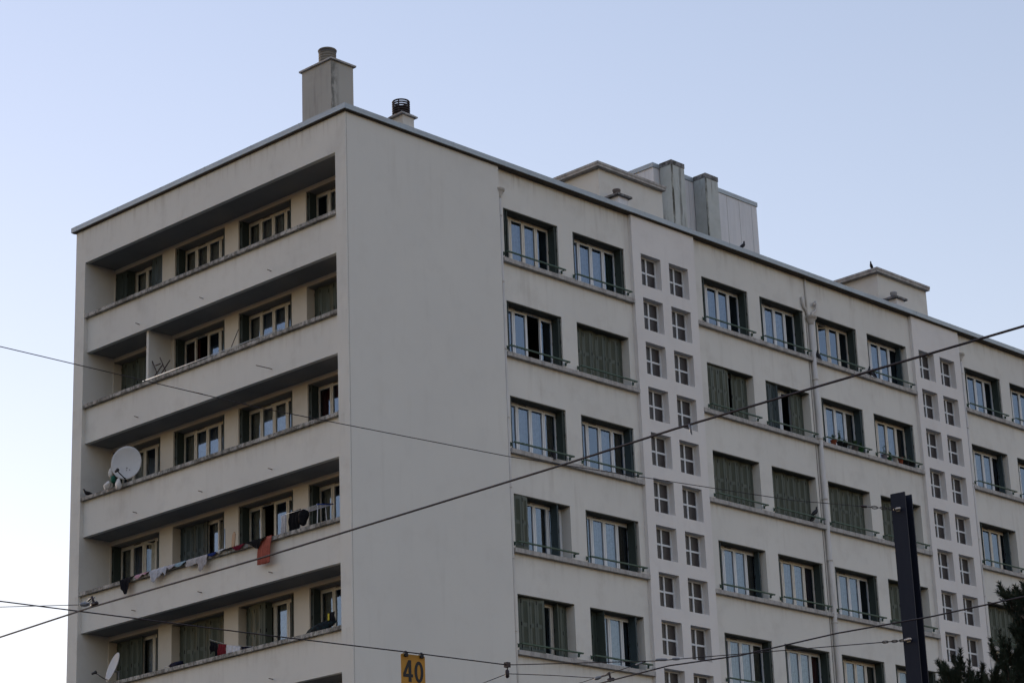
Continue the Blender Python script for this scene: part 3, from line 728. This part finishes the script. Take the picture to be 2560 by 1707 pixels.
# ------------------------------------------------------------------ satellite dishes
DSH = mat('white_dish_paint', (.56, .56, .57), .45, 0, .35)
setcol(DSH, mix(DSH, ramp(DSH, noise(DSH, 2.5, 4), .4, .7), (.53, .53, .53), (.45, .46, .48)))
DRK = mat('dark_grey_plastic', (.035, .035, .038), .6); GRY = mat('grey_metal', (.25, .25, .26), .5, .4)
def dish(label, base, c, nrm, rx, rz, lnb, mount):
    t = thing('satellite_dish', label, 'satellite dish', base); B = Vector(base)
    q = Vector(nrm).normalized().to_track_quat('Z', 'Y').to_matrix().to_4x4()
    T = Matrix.Translation(Vector(c)-B) @ q
    n = 40; mb = MB(); vs = []; rings = 9
    for side in (0, 1):
        for j in range(rings+1):
            f = j/rings
            for k in range(n):
                a = 2*math.pi*k/n; vs.append(T @ Vector((rx*f*math.cos(a), rz*f*math.sin(a), .10*(f*f-1)-.012*side)))
    fs = []
    for side in (0, 1):
        o = side*(rings+1)*n
        for j in range(rings):
            for k in range(n): fs.append((o+j*n+k, o+j*n+(k+1) % n, o+(j+1)*n+(k+1) % n, o+(j+1)*n+k))
    o = (rings+1)*n
    fs += [(rings*n+k, rings*n+(k+1) % n, o+rings*n+(k+1) % n, o+rings*n+k) for k in range(n)]
    mb.add(vs, fs, 0, True); rf = obj('reflector', mb, DSH, t)
    for (x, z) in ((0, -rz*.40), (.09, -rz*.38), (0, -rz*.93)):
        mb = MB(); f2 = (x/rx)**2+(z/rz)**2
        mb.lathe([(.014, -.004), (.014, .006)], 10, T=T @ Matrix.Translation((x, z, .10*(f2-1)))); obj('bolt', mb, DRK, rf)
    foot = T @ Vector((0, -rz*.98, 0)); Lp = Vector(lnb)-B
    mb = MB(); mb.tube([foot, Lp], .016, 8); obj('arm', mb, DRK, t)
    mb = MB(); d = (foot-Lp).normalized(); qq = (T @ Vector((0, 0, 0))-Lp).normalized().to_track_quat('Z', 'Y').to_matrix().to_4x4()
    mb.lathe([(.02, -.09), (.035, -.07), (.035, .0), (.05, .02), (.05, .06), (.03, .07)], 14, T=Matrix.Translation(Lp) @ qq); obj('receiver', mb, DRK, t)
    mb = MB(); back = T @ Vector((0, -rz*.25, -.09)); mt_ = Vector(mount)-B
    mb.tube([back, (mt_.x, mt_.y, back.z-.02)], .025, 8); mb.tube([(mt_.x, mt_.y, back.z), mt_], .025, 8); mb.box(mt_.x-.08, mt_.x+.08, mt_.y-.08, mt_.y+.08, mt_.z, mt_.z+.02)
    obj('mount', mb, GRY, t)
    return t
zc = lambda k: -2.657-k*H                    # top of the coping of balcony row k
c1 = at(315.5, 1156, 'x', .10)
lb1 = at(292, 1176, 'x', -.30)
dish('large round white satellite dish with plastic bags tied to it on the third balcony', (.14, c1.y, zc(2)), (.10, c1.y, c1.z), (-.72, -.58, .13), .435, .505, (lb1.x, lb1.y, lb1.z), (.25, c1.y+.10, zc(2)))
c2 = at(279, 1665, 'x', .10); lb2 = at(236, 1681, 'x', -.15)
dish('white satellite dish seen almost edge-on at the bottom left balcony', (.14, c2.y, zc(4)), (.12, c2.y, c2.z), (-.90, .24, .33), .34, .42, (lb2.x, lb2.y, lb2.z), (.25, c2.y-.12, zc(4)))
BAG = cloth('white_plastic_bag', (.60, .60, .60), (.48, .48, .49)); BAGG = cloth('green_plastic', (.02, .10, .075))
def blob(name, label, cat, c, rx, ry, rz, m, seed, taper=0, tilt=0, group=None):
    t = bpy.data.meshes.new(name); rnd = random.Random(seed); mb = MB(); nu, nv = 14, 9; vs = []
    T = Matrix.Rotation(R(tilt), 4, 'X')
    for j in range(nv+1):
        th = math.pi*j/nv
        for i in range(nu):
            a = 2*math.pi*i/nu; s = (1+taper*math.cos(th))*(1+.16*math.sin(a*3+seed+j)+.08*rnd.uniform(-1, 1))
            vs.append(T @ Vector((rx*s*math.sin(th)*math.cos(a), ry*s*math.sin(th)*math.sin(a), rz*math.cos(th))))
    mb.add(vs, [(j*nu+i, j*nu+(i+1) % nu, (j+1)*nu+(i+1) % nu, (j+1)*nu+i) for j in range(nv) for i in range(nu)], 0, True)
    o = obj(name, mb, m, None, c); tag(o, label, cat, group); return o
for i, (u, v, rx, ry, rz, m, lab, ti) in enumerate(((277, 1181, .06, .07, .135, BAG, 'small white plastic bag hanging left of the big dish arm', 0),
    (296, 1209, .07, .10, .17, BAG, 'large white plastic bag hanging over the ledge below the big dish', 0),
    (268, 1213, .07, .10, .14, BAG, 'rolled white plastic bag lowest beside the big dish', 55),
    (283, 1198, .06, .09, .11, BAGG, 'dark green plastic bag bunched among the white ones by the dish', 0))):
    p = at(u, v, 'x', -.12); blob('plastic_bag', lab, 'bag', p, rx, ry, rz, m, i*3+1, -.35 if i == 1 else -.1, ti, 'plastic bags tied to the satellite dish')

# ------------------------------------------------------------------ laundry on the ledges
def garment(name, label, cat, y0, y1, row, drops, col, amp=.012, over=.12, col2=None, x0=-.02, group='laundry drying on the fourth balcony ledge'):
    """cloth folded over the ledge; drops = hanging length at evenly spaced places from y0 (left) to y1 (right)"""
    zt = zc(row)+.008; n = 36; rnd = random.Random(int(y0*100)); ph = rnd.uniform(0, 6)
    cols = []
    for i in range(n+1):
        f = i/n; y = y0+(y1-y0)*f; q = f*(len(drops)-1); j = min(int(q), len(drops)-2); d = drops[j]+(drops[j+1]-drops[j])*(q-j)
        d = max(d, .015); w1 = amp*math.sin(f*19+ph)+amp*.6*math.sin(f*41+ph*2)
        c = [(over, y, zt+.004+abs(w1)*.7), (.04, y, zt+.010+abs(w1)), (x0+.004, y, zt+.006+abs(w1)*.8)]
        for s in range(1, 8): c.append((x0-.006-abs(w1)*1.2*min(1, s/3)-.004*s, y+.008*math.sin(s*1.7+f*9), zt-d*s/7))
        cols.append(c)
    mb = MB(); m = len(cols[0]); vs = [v for c in cols for v in c] + [(v[0]+.004, v[1], v[2]-.003) for c in cols for v in c]; o = len(cols)*m
    fs = [(i*m+j, (i+1)*m+j, (i+1)*m+j+1, i*m+j+1) for i in range(n) for j in range(m-1)]
    fs += [tuple(a+o for a in reversed(f)) for f in fs]
    fs += [(i*m+m-1, (i+1)*m+m-1, o+(i+1)*m+m-1, o+i*m+m-1) for i in range(n)]
    mb.add(vs, fs, 0, True)
    b = Vector((0, (y0+y1)/2, zt)); mb.v = [tuple(Vector(v)-b) for v in mb.v]
    mt = cloth('cloth_'+name+'_%d' % int(y0*10), col, col2)
    return tag(obj(name, mb, mt, None, b), label, cat, group)
garment('trousers', 'black trousers hanging leftmost over the fourth ledge', 'clothing', 9.40, 8.84, 3, [.03, .22, .30, .33, .44, .45, .44, .34, .20, .06, .02], (.008, .008, .012))
garment('shirt', 'pink and white patterned top bunched on the fourth ledge', 'clothing', 8.74, 8.15, 3, [.02, .12, .10, .03, .06, .02], (.42, .16, .22), col2=(.50, .46, .48))
garment('bed_sheet', 'crumpled pale grey sheet with a slanting hem on the fourth ledge', 'sheet', 8.08, 7.30, 3, [.05, .22, .34, .36, .30, .24, .22, .17, .15, .26, .14], (.42, .43, .48), amp=.02)
garment('shirt', 'pale lilac shirt lying thin along the fourth ledge', 'clothing', 7.30, 6.98, 3, [.03, .12, .09, .05], (.44, .42, .46))
garment('shirt', 'light blue shirt between the sheets on the fourth ledge', 'clothing', 6.97, 6.52, 3, [.06, .11, .12, .07, .03], (.26, .36, .42))
garment('t_shirt', 'grey T-shirt with a straight hem hanging on the fourth ledge', 'clothing', 6.50, 6.02, 3, [.18, .20, .19, .18, .17], (.40, .38, .38))
garment('trousers', 'long light grey trousers hanging lowest beside the grey T-shirt', 'clothing', 6.01, 5.62, 3, [.18, .20, .38, .41, .40, .38, .30, .30, .29, .27], (.38, .36, .37))
garment('shirt', 'royal blue shirt bunched on the fourth ledge', 'clothing', 5.60, 5.20, 3, [.02, .08, .09, .04], (.015, .03, .13))
garment('sock', 'small white cloth on the fourth ledge beside the blue shirt', 'clothing', 5.18, 4.98, 3, [.02, .08, .03], (.55, .55, .56), amp=.03)
garment('scarf', 'thin black cloth on the fourth ledge below the wooden board', 'clothing', 4.97, 4.62, 3, [.02, .03, .04, .02], (.015, .012, .016))
garment('shirt', 'dark red top bunched on the fourth ledge', 'clothing', 4.56, 4.12, 3, [.02, .12, .14, .06], (.11, .008, .02))
garment('jacket', 'black jacket bunched over the top of the orange towel', 'clothing', 3.98, 3.22, 3, [.03, .06, .12, .23, .26, .10, .02], (.008, .008, .009), x0=-.05)
garment('towel', 'orange red towel hanging far down the fourth balcony', 'towel', 3.56, 3.02, 3, [.68, .69, .70, .70, .69], (.33, .095, .07), amp=.016)
# wooden board, drying racks, clothes
mb = MB(); mb.box(-.012, .012, -.06, .06, 0, .42); mb.box(-.013, .013, -.03, .03, .42, .47)
o = tag(obj('wooden_board', mb, mat('pale_wood', (.36, .24, .15), .7), None, (.10, 4.72, zc(3)), R(5)), 'narrow pale wooden board leaning upright on the fourth ledge', 'board')
o.rotation_euler = (0, R(6), 0)
RCK = mat('white_enamel_wire', (.55, .56, .58), .4); BLU = mat('blue_plastic', (.02, .06, .30), .4)
rk = thing('drying_rack', 'white wire drying rack with a blue bar standing on the fourth balcony', 'drying rack', (.55, 2.2, zc(3)-.82))
mb = MB()
for x in (-.25, .20):
    for y in (-.55, .55): mb.tube([(x, y, 0), (x*.6, y*.92, 1.42)], .012, 6)
for i in range(7): mb.tube([(-.28+i*.08, -.62, 1.40+.012*i), (-.28+i*.08, .62, 1.40+.012*i)], .005, 6)
obj('frame', mb, RCK, rk)
mb = MB(); mb.tube([(.24, -.66, 1.50), (.24, .3, 1.49)], .014, 6); mb.tube([(-.3, -.64, 1.41), (.24, -.64, 1.50)], .014, 6); obj('end_bar', mb, BLU, rk)
def hang(name, label, x, y0, y1, ztop, L, col, seed=1, cat='clothing', group=None, hem=None, tilt=0):
    mb = MB(); n = 24; vs = []
    for s in range(9):
        for i in range(n+1):
            f = i/n; y = y0+(y1-y0)*f; dL = L*(hem[min(int(f*len(hem)), len(hem)-1)] if hem else 1+.08*math.sin(f*7+seed))
            vs.append((x+.018*math.sin(f*21+seed)*(.3+s/8)+.01*math.sin(s+f*3), y+.012*math.sin(s*1.3+seed), ztop+tilt*f-dL*s/8))
    m = n+1; o = len(vs); vs += [(v[0]+.012, v[1], v[2]) for v in vs]
    fs = [(s*m+i, s*m+i+1, (s+1)*m+i+1, (s+1)*m+i) for s in range(8) for i in range(n)]
    fs += [tuple(a+o for a in reversed(f)) for f in fs] + [(8*m+i, 8*m+i+1, o+8*m+i+1, o+8*m+i) for i in range(n)] + [(i, o+i, o+i+1, i+1) for i in range(n)]
    mb.add(vs, fs, 0, True); b = Vector((x, (y0+y1)/2, ztop)); mb.v = [tuple(Vector(v)-b) for v in mb.v]
    return tag(obj(name, mb, cloth('cl_%s_%d' % (name, seed), col), None, b), label, cat, group)
hang('trousers', 'black trousers hanging on the white drying rack', .30, 2.72, 2.24, zc(3)+.62, .70, (.008, .008, .010), 3, hem=[.7, .95, 1, .85, 1.0, .6], group='clothes on the fourth balcony rack')
blob('cloth_bundle', 'black clothes bunched in a heap over the white drying rack', 'clothing', (.35, 2.20, zc(3)+.38), .11, .17, .22, cloth('bundle3', (.007, .007, .009), (.013, .014, .018)), 14, .25)
hang('shirt', 'thin white shirt hanging at the left end of the drying rack', .26, 2.98, 2.78, zc(3)+.58, .72, (.46, .45, .47), 8, group='clothes on the fourth balcony rack')
# fifth balcony: line with clothes
zl = zc(4)
ln = [(.45, 6.10, zl+.62), (.45, 5.55, zl+.42), (.45, 4.95, zl+.27), (.45, 4.3, zl+.14)]
mb = MB(); b = Vector(ln[0]); mb.tube([Vector(p)-b for p in ln], .004, 6)
tag(obj('clothes_line', mb, RCK, None, b), 'short sagging clothes line in front of the closed shutters on the fifth balcony', 'clothes line')
gp = 'clothes on the fifth balcony line'
hang('shirt', 'black long-sleeved shirt at the left end of the fifth balcony line', .45, 6.10, 5.76, zl+.58, .44, (.008, .008, .012), 2, group=gp, hem=[.75, .6, .55, .95, 1], tilt=-.12)
hang('trousers', 'red trousers hanging on the fifth balcony line', .45, 5.75, 5.42, zl+.44, .44, (.15, .018, .026), 4, group=gp, tilt=-.05)
hang('shirt', 'white shirt hanging low on the fifth balcony line', .45, 5.41, 4.84, zl+.36, .42, (.55, .56, .60), 6, group=gp, tilt=-.13)
hang('shirt', 'dark blue shirt low at the right end of the fifth balcony line', .45, 4.82, 4.35, zl+.22, .25, (.012, .012, .025), 9, group=gp, tilt=-.06)
rk = thing('drying_rack', 'low bent white wire rack lying behind the fifth ledge', 'drying rack', (.40, 7.6, zl))
mb = MB(); mb.tube([(0, .35, -.1), (0, .35, .13), (0, .30, .17), (0, -.1, .17)], .011, 6); mb.tube([(.0, .33, .06), (0, -.35, .06)], .008, 6); mb.tube([(.0, -.05, -.1), (0, -.05, .17)], .011, 6); obj('frame', mb, RCK, rk)
mb = MB(); mb.box(-.03, .03, .36, .58, -.05, .05); obj('foot', mb, BLU, rk)
blob('cloth_bundle', 'dark blue and black bundle of clothes lying on the fifth ledge', 'clothing', (.12, 7.05, zl+.07), .08, .30, .075, cloth('bundle', (.010, .012, .03)), 5)
blob('cloth_bundle', 'black clothes with a teal edge heaped at the right end of the fifth ledge', 'clothing', (.16, 1.35, zl+.10), .10, .55, .13, cloth('bundle2', (.010, .011, .014), (.012, .03, .04)), 9, tilt=-6)
o = hang('shirt', 'black shirt with a yellow and teal stripe at the right end of the fifth ledge', .12, 1.05, .80, zl+.42, .36, (.012, .012, .016), 11)
mb = MB(); mb.box(-.035, -.028, .03, .09, -.20, -.03); obj('stripe', mb, mat('yellow_stripe', (.45, .38, .03), .8), o)
# second balcony: folded wooden rack against the partition and a leaning stick
WDK = mat('dark_wood', (.06, .045, .04), .7)
zl = zc(1); rk = thing('drying_rack', 'dark folding trestle with crossed legs beside the balcony partition', 'drying rack', (.35, 8.1, zl-.2))
def atx(t, u, v, x): return at(u, v, 'x', x)
for j, (a, b, dx) in enumerate((((380, 902), (396, 941), 0), ((400, 894), (415, 930), .02), ((425, 900), (403, 934), .05), ((406, 912), (386, 941), .07), ((389, 914), (401, 909), .04))):
    pa = at(*a, 'x', .40+dx)-rk.location; pb = at(*b, 'x', .30+dx)-rk.location; mb = MB(); mb.tube([pa, pb], .016, 6); obj('leg' if j < 4 else 'crossbar', mb, WDK, rk)
pa = at(596, 824, 'x', .55); pb = at(578, 868, 'x', .2); mb = MB(); mb.tube([(0, 0, 0), pa-pb], .011, 6)
tag(obj('stick', mb, WDK, None, pb), 'thin dark stick leaning behind the second balcony ledge', 'stick')
mb = MB(); mb.tube([(0, 8.55, zl+.03), (0, 2.6, zl+.03)], .012, 6); b = Vector((0, 8.55, zl+.03)); mb.v = [tuple(Vector(v)-b) for v in mb.v]
tag(obj('cable', mb, RCK, None, (.0, 8.55, zl+.03)), 'thin white cable running along the second balcony ledge', 'cable')
mb = MB(); mb.tube([(0, 0, 0), (.0, 0, 1.1)], .016, 8); mb.tube([(0, 0, .3), (0, 0, .5)], .022, 8)
tag(obj('metal_tube', mb, mat('pale_metal', (.40, .45, .50), .35, .6), None, (.45, 5.48, zc(3)-.35)), 'pale metal tube standing beside the half-closed shutters on the fourth balcony', 'tube')

# ------------------------------------------------------------------ pigeons
FEA = mat('dark_feathers', (.014, .013, .017), .6, 0, .3); FEG = mat('grey_feathers', (.022, .022, .028), .6, 0, .3)
def pigeon(label, loc, rotz, pitch=35, m=FEA, s=1.0, group='pigeons perched on the building'):
    mb = MB(); n = 12
    # spine in x (head +x), z up, pitched
    sp = [(-.20, -.035, .004, .002), (-.16, -.03, .030, .008), (-.09, -.012, .040, .028), (-.03, .0, .056, .052), (.03, .012, .060, .060), (.08, .04, .048, .050), (.105, .075, .030, .030), (.115, .105, .026, .026), (.125, .125, .027, .025), (.140, .135, .018, .016), (.152, .134, .006, .006)]
    T = Matrix.Rotation(R(-pitch+20), 4, 'Y'); vs = []
    for i, (x, z, ry, rz_) in enumerate(sp):
        x0, z0 = sp[max(i-1, 0)][:2]; x1, z1 = sp[min(i+1, len(sp)-1)][:2]; t = Vector((x1-x0, 0, z1-z0)).normalized(); u = Vector((-t.z, 0, t.x))
        for k in range(n):
            a = 2*math.pi*k/n; vs.append(T @ (Vector((x, 0, z)) + Vector((0, 1, 0))*ry*math.cos(a) + u*rz_*math.sin(a)))
    mb.add(vs, [(i*n+k, i*n+(k+1) % n, (i+1)*n+(k+1) % n, (i+1)*n+k) for i in range(len(sp)-1) for k in range(n)] + [tuple(range(n)), tuple(range(n*(len(sp)-1), n*len(sp)))], 0, True)
    bk = [(T @ Vector((.150, 0, .135))), (T @ Vector((.178, 0, .126)))]; mb.tube(bk, [.006, .002], 6)
    lo = min(v[2] for v in mb.v[:n*len(sp)]); z_leg = -.085
    for sy in (-.022, .022):
        mb.tube([(.0, sy, -.03), (.012, sy, z_leg)], .004, 6)
        for d in (-.02, 0, .02): mb.tube([(.012, sy, z_leg), (.04, sy+d, z_leg)], .003, 5)
    mb.v = [(v[0]*s, v[1]*s, (v[2]-z_leg+.003)*s) for v in mb.v]
    return tag(obj('pigeon', mb, m, None, loc, rotz), label, 'pigeon', group)
pigeon('dark pigeon on the roof edge in front of the pale machine room', (16.62, -.05, .175), R(-20), 40)
pigeon('dark pigeon on the far stair penthouse roof slab', (25.42, 1.20, 1.956), R(200), 40, s=.95)
pigeon('dark pigeon on the sill under the third-row window beside the corner panel', (7.60, .04, ZW-WH-2*H+.0), R(60), 60, s=1.15)
pigeon('grey pigeon on the green rail of a closed window left of the thick pipe', (19.30, DB-.18, ZW-2*H-1.345), R(-30), 40, FEG, 1.1)
pigeon('black pigeon on the sill below the one perched on the rail', (19.28, .03, ZW-WH-2*H), R(-10), 50, s=1.05)
pigeon('black pigeon on the sill right beside the thick drain pipe hopper', (20.28, .02, ZW-WH), R(80), 60, s=1.1)
pigeon('black pigeon at the left end of the top row sill right of the opened casement', (23.06, .0, ZW-WH), R(100), 60, s=1.15)
pigeon('dark pigeon second on that sill closer to the glass', (23.30, .04, ZW-WH), R(70), 55, s=1.1)
pigeon('dark pigeon crouched on the third balcony ledge at its left end', (.10, 11.12, zc(2)), R(170), 10, s=1.0)

# ------------------------------------------------------------------ flower pots
LEA = cloth('pot_plant_leaf', (.05, .10, .03), (.03, .06, .02)); TER = mat('terracotta', (.34, .10, .055), .85); PBK = mat('dark_plastic_pot', (.02, .022, .025), .5)
PWH = mat('white_pot', (.55, .55, .55), .5); PGR = mat('grey_pot', (.16, .15, .15), .7); PGN = mat('green_pot', (.03, .12, .04), .6); PLC = mat('lilac_grey_pot', (.30, .30, .38), .6)
def pot(label, x, mt, r, h, plant=0, seed=0, tall=False, lcol=None, z0=ZW-WH-H):
    t = thing('flower_pot', label, 'potted plant' if plant else 'flower pot', (x, DB-.075, z0), 0, 'pots on the window sills')
    mb = MB(); mb.lathe([(r*.72, 0), (r*.95, h*.8), (r*1.06, h*.8), (r*1.08, h), (r*.9, h), (r*.85, h*.85)], 18); obj('pot', mb, mt, t)
    if plant:
        rnd = random.Random(seed); mb = MB()
        for i in range(plant):
            a = rnd.uniform(0, 6.28); L = rnd.uniform(.08, .2 if not tall else .38); sp_ = rnd.uniform(.01, .11 if not tall else .07)
            p0 = Vector((0, 0, h*.9)); p1 = p0+Vector((math.cos(a)*sp_, math.sin(a)*sp_*.6, L))
            mb.tube([p0, (p0+p1)/2+Vector((0, 0, .02)), p1], .003, 4)
            for q in range(4 if not tall else 7):
                f = rnd.uniform(.4, 1); c = p0.lerp(p1, f); w_ = rnd.uniform(.02, .035); d = Vector((rnd.uniform(-1, 1), rnd.uniform(-1, .6), rnd.uniform(-.3, .8))).normalized(); s_ = d.cross(Vector((rnd.uniform(-1, 1), .3, 1))).normalized()
                mb.add([c, c+d*w_+s_*w_*.5, c+d*w_*2, c+d*w_-s_*w_*.5], [(0, 1, 2, 3)])
        obj('foliage', mb, lcol or LEA, t)
    return t
pot('terracotta pot with a bushy plant at the left of the fuller window sill', 20.75, TER, .10, .15, 16, 1)
pot('black pot with the tallest leafy plant next to the terracotta one', 21.08, PBK, .10, .17, 14, 2, True)
pot('dark grey pot between the tall plant and the small jar', 21.36, PBK, .10, .16, 6, 3)
pot('small pale jar on the sill between dark pots', 21.64, PWH, .035, .12)
pot('brown grey pot holding a dark bushy plant', 21.90, PGR, .11, .18, 18, 4)
pot('green pot with a low plant at the right end of the fuller sill', 22.22, PGN, .09, .15, 10, 5)
pot('lilac grey pot with thin stems at the left of the second planted sill', 23.48, PLC, .10, .17, 5, 6, True)
pot('pot hidden by a round green plant between the grey and white pots', 23.78, PGN, .08, .12, 22, 7)
pot('tall white bucket-like pot on the second planted sill', 24.08, PWH, .105, .21)
pot('plain terracotta pot right of the white one', 24.40, TER, .09, .21)
pot('wide black pot right of the plain terracotta pot', 24.68, PBK, .11, .20, 4, 8)
pot('last black pot at the right end of the second planted sill', 25.02, PBK, .11, .18, 3, 9)

# ------------------------------------------------------------------ pine
rnd = random.Random(11)
TB = atd(2715, 2000, 24.0); TX, TY = TB.x, TB.y
tr = thing('pine_tree', 'dark bushy pine crown rising into the lower right corner in front of the facade', 'tree', (TX, TY, GZ))
BRK = mat('pine_bark', (.045, .035, .028), .95); NDL = mat('pine_needles', (.020, .030, .018), .7, 0, .2)
setcol(NDL, mix(NDL, ramp(NDL, noise(NDL, 5, 3), .35, .65), (.014, .024, .018), (.032, .045, .030)))
mb = MB(); nb = MB()
HT = 6.15
trunk = [Vector((.10*math.sin(z*.8), .08*math.cos(z*.7), z)) for z in [HT*i/14 for i in range(15)]]
mb.tube(trunk, [.15*(1-.93*i/14)+.01 for i in range(15)], 10)
def shoot(p, d, L, dens=1.0):
    """a candle of needles around a twig"""
    d = d.normalized(); a = d.cross(Vector((.3, .2, 1))).normalized(); b = d.cross(a)
    nb_n = int(135*dens)
    mb.tube([p-d*L*.5, p+d*L*.9], [.007, .003], 4)
    for i in range(nb_n):
        f = (i+rnd.random())/nb_n; c = p+d*(L*(f*1.05-.15)); an = rnd.uniform(0, 6.28); out = a*math.cos(an)+b*math.sin(an)
        nd = (out*rnd.uniform(.65, 1.0)+d*rnd.uniform(.55, 1.0)).normalized(); ln_ = rnd.uniform(.035, .060)
        s_ = nd.cross(Vector((rnd.random(), rnd.random(), rnd.random()))).normalized()*.0032
        nb.add([c-s_, c+s_, c+nd*ln_], [(0, 1, 2)])
def branch(p, d, L, lvl):
    n = 6; pts = [p.copy()]; q = p.copy(); dd = d.normalized()
    for i in range(n):
        dd = (dd+Vector((rnd.uniform(-.12, .12), rnd.uniform(-.12, .12), .10+rnd.uniform(-.05, .12)))).normalized(); q = q+dd*L/n; pts.append(q.copy())
    mb.tube(pts, [(.035 if lvl == 0 else .014)*(1-.75*i/n)*max(L, .4) for i in range(n+1)], 5)
    if lvl < 2:
        k = int(4+L*4) if lvl == 0 else int(2+L*5)
        for i in range(k):
            f = .3+.7*(i+rnd.random())/k; j = min(int(f*n), n-1); c = pts[j].lerp(pts[j+1], f*n-j); t = (pts[j+1]-pts[j]).normalized()
            side = t.cross(Vector((0, 0, 1))).normalized()*rnd.choice((-1, 1))
            branch(c, t*.8+side*rnd.uniform(.5, 1.1)+Vector((0, 0, rnd.uniform(-.1, .45))), L*rnd.uniform(.28, .45), lvl+1)
    if lvl >= 1:
        for i in range(3 if lvl == 2 else 4):
            f = 1-.22*i; j = min(int(f*n-.001), n-1); c = pts[j].lerp(pts[j+1], min(f*n-j, 1)); t = (pts[j+1]-pts[j]).normalized()
            o_ = Vector((rnd.uniform(-.6, .6), rnd.uniform(-.6, .6), rnd.uniform(-.1, .6))) if i else Vector((0, 0, .15))
            shoot(c, t+o_, rnd.uniform(.11, .20))
z = 3.0; ang = 0
while z < HT-.15:
    f = (z-3.0)/(HT-3.0); L = 1.62*(1-f)**.8+.32
    for k in range(4 if f < .8 else 3):
        ang += 2.39996; i = min(int(z/HT*14), 13); c = trunk[i].lerp(trunk[i+1], z/HT*14-i)
        branch(c, Vector((math.cos(ang), math.sin(ang), .35+.5*f)), L*rnd.uniform(.72, 1.12), 0)
    z += .34
shoot(trunk[-1], Vector((0, 0, 1)), .2)
obj('trunk', mb, BRK, tr); obj('crown', nb, NDL, tr)
print('needle faces', len(nb.f))
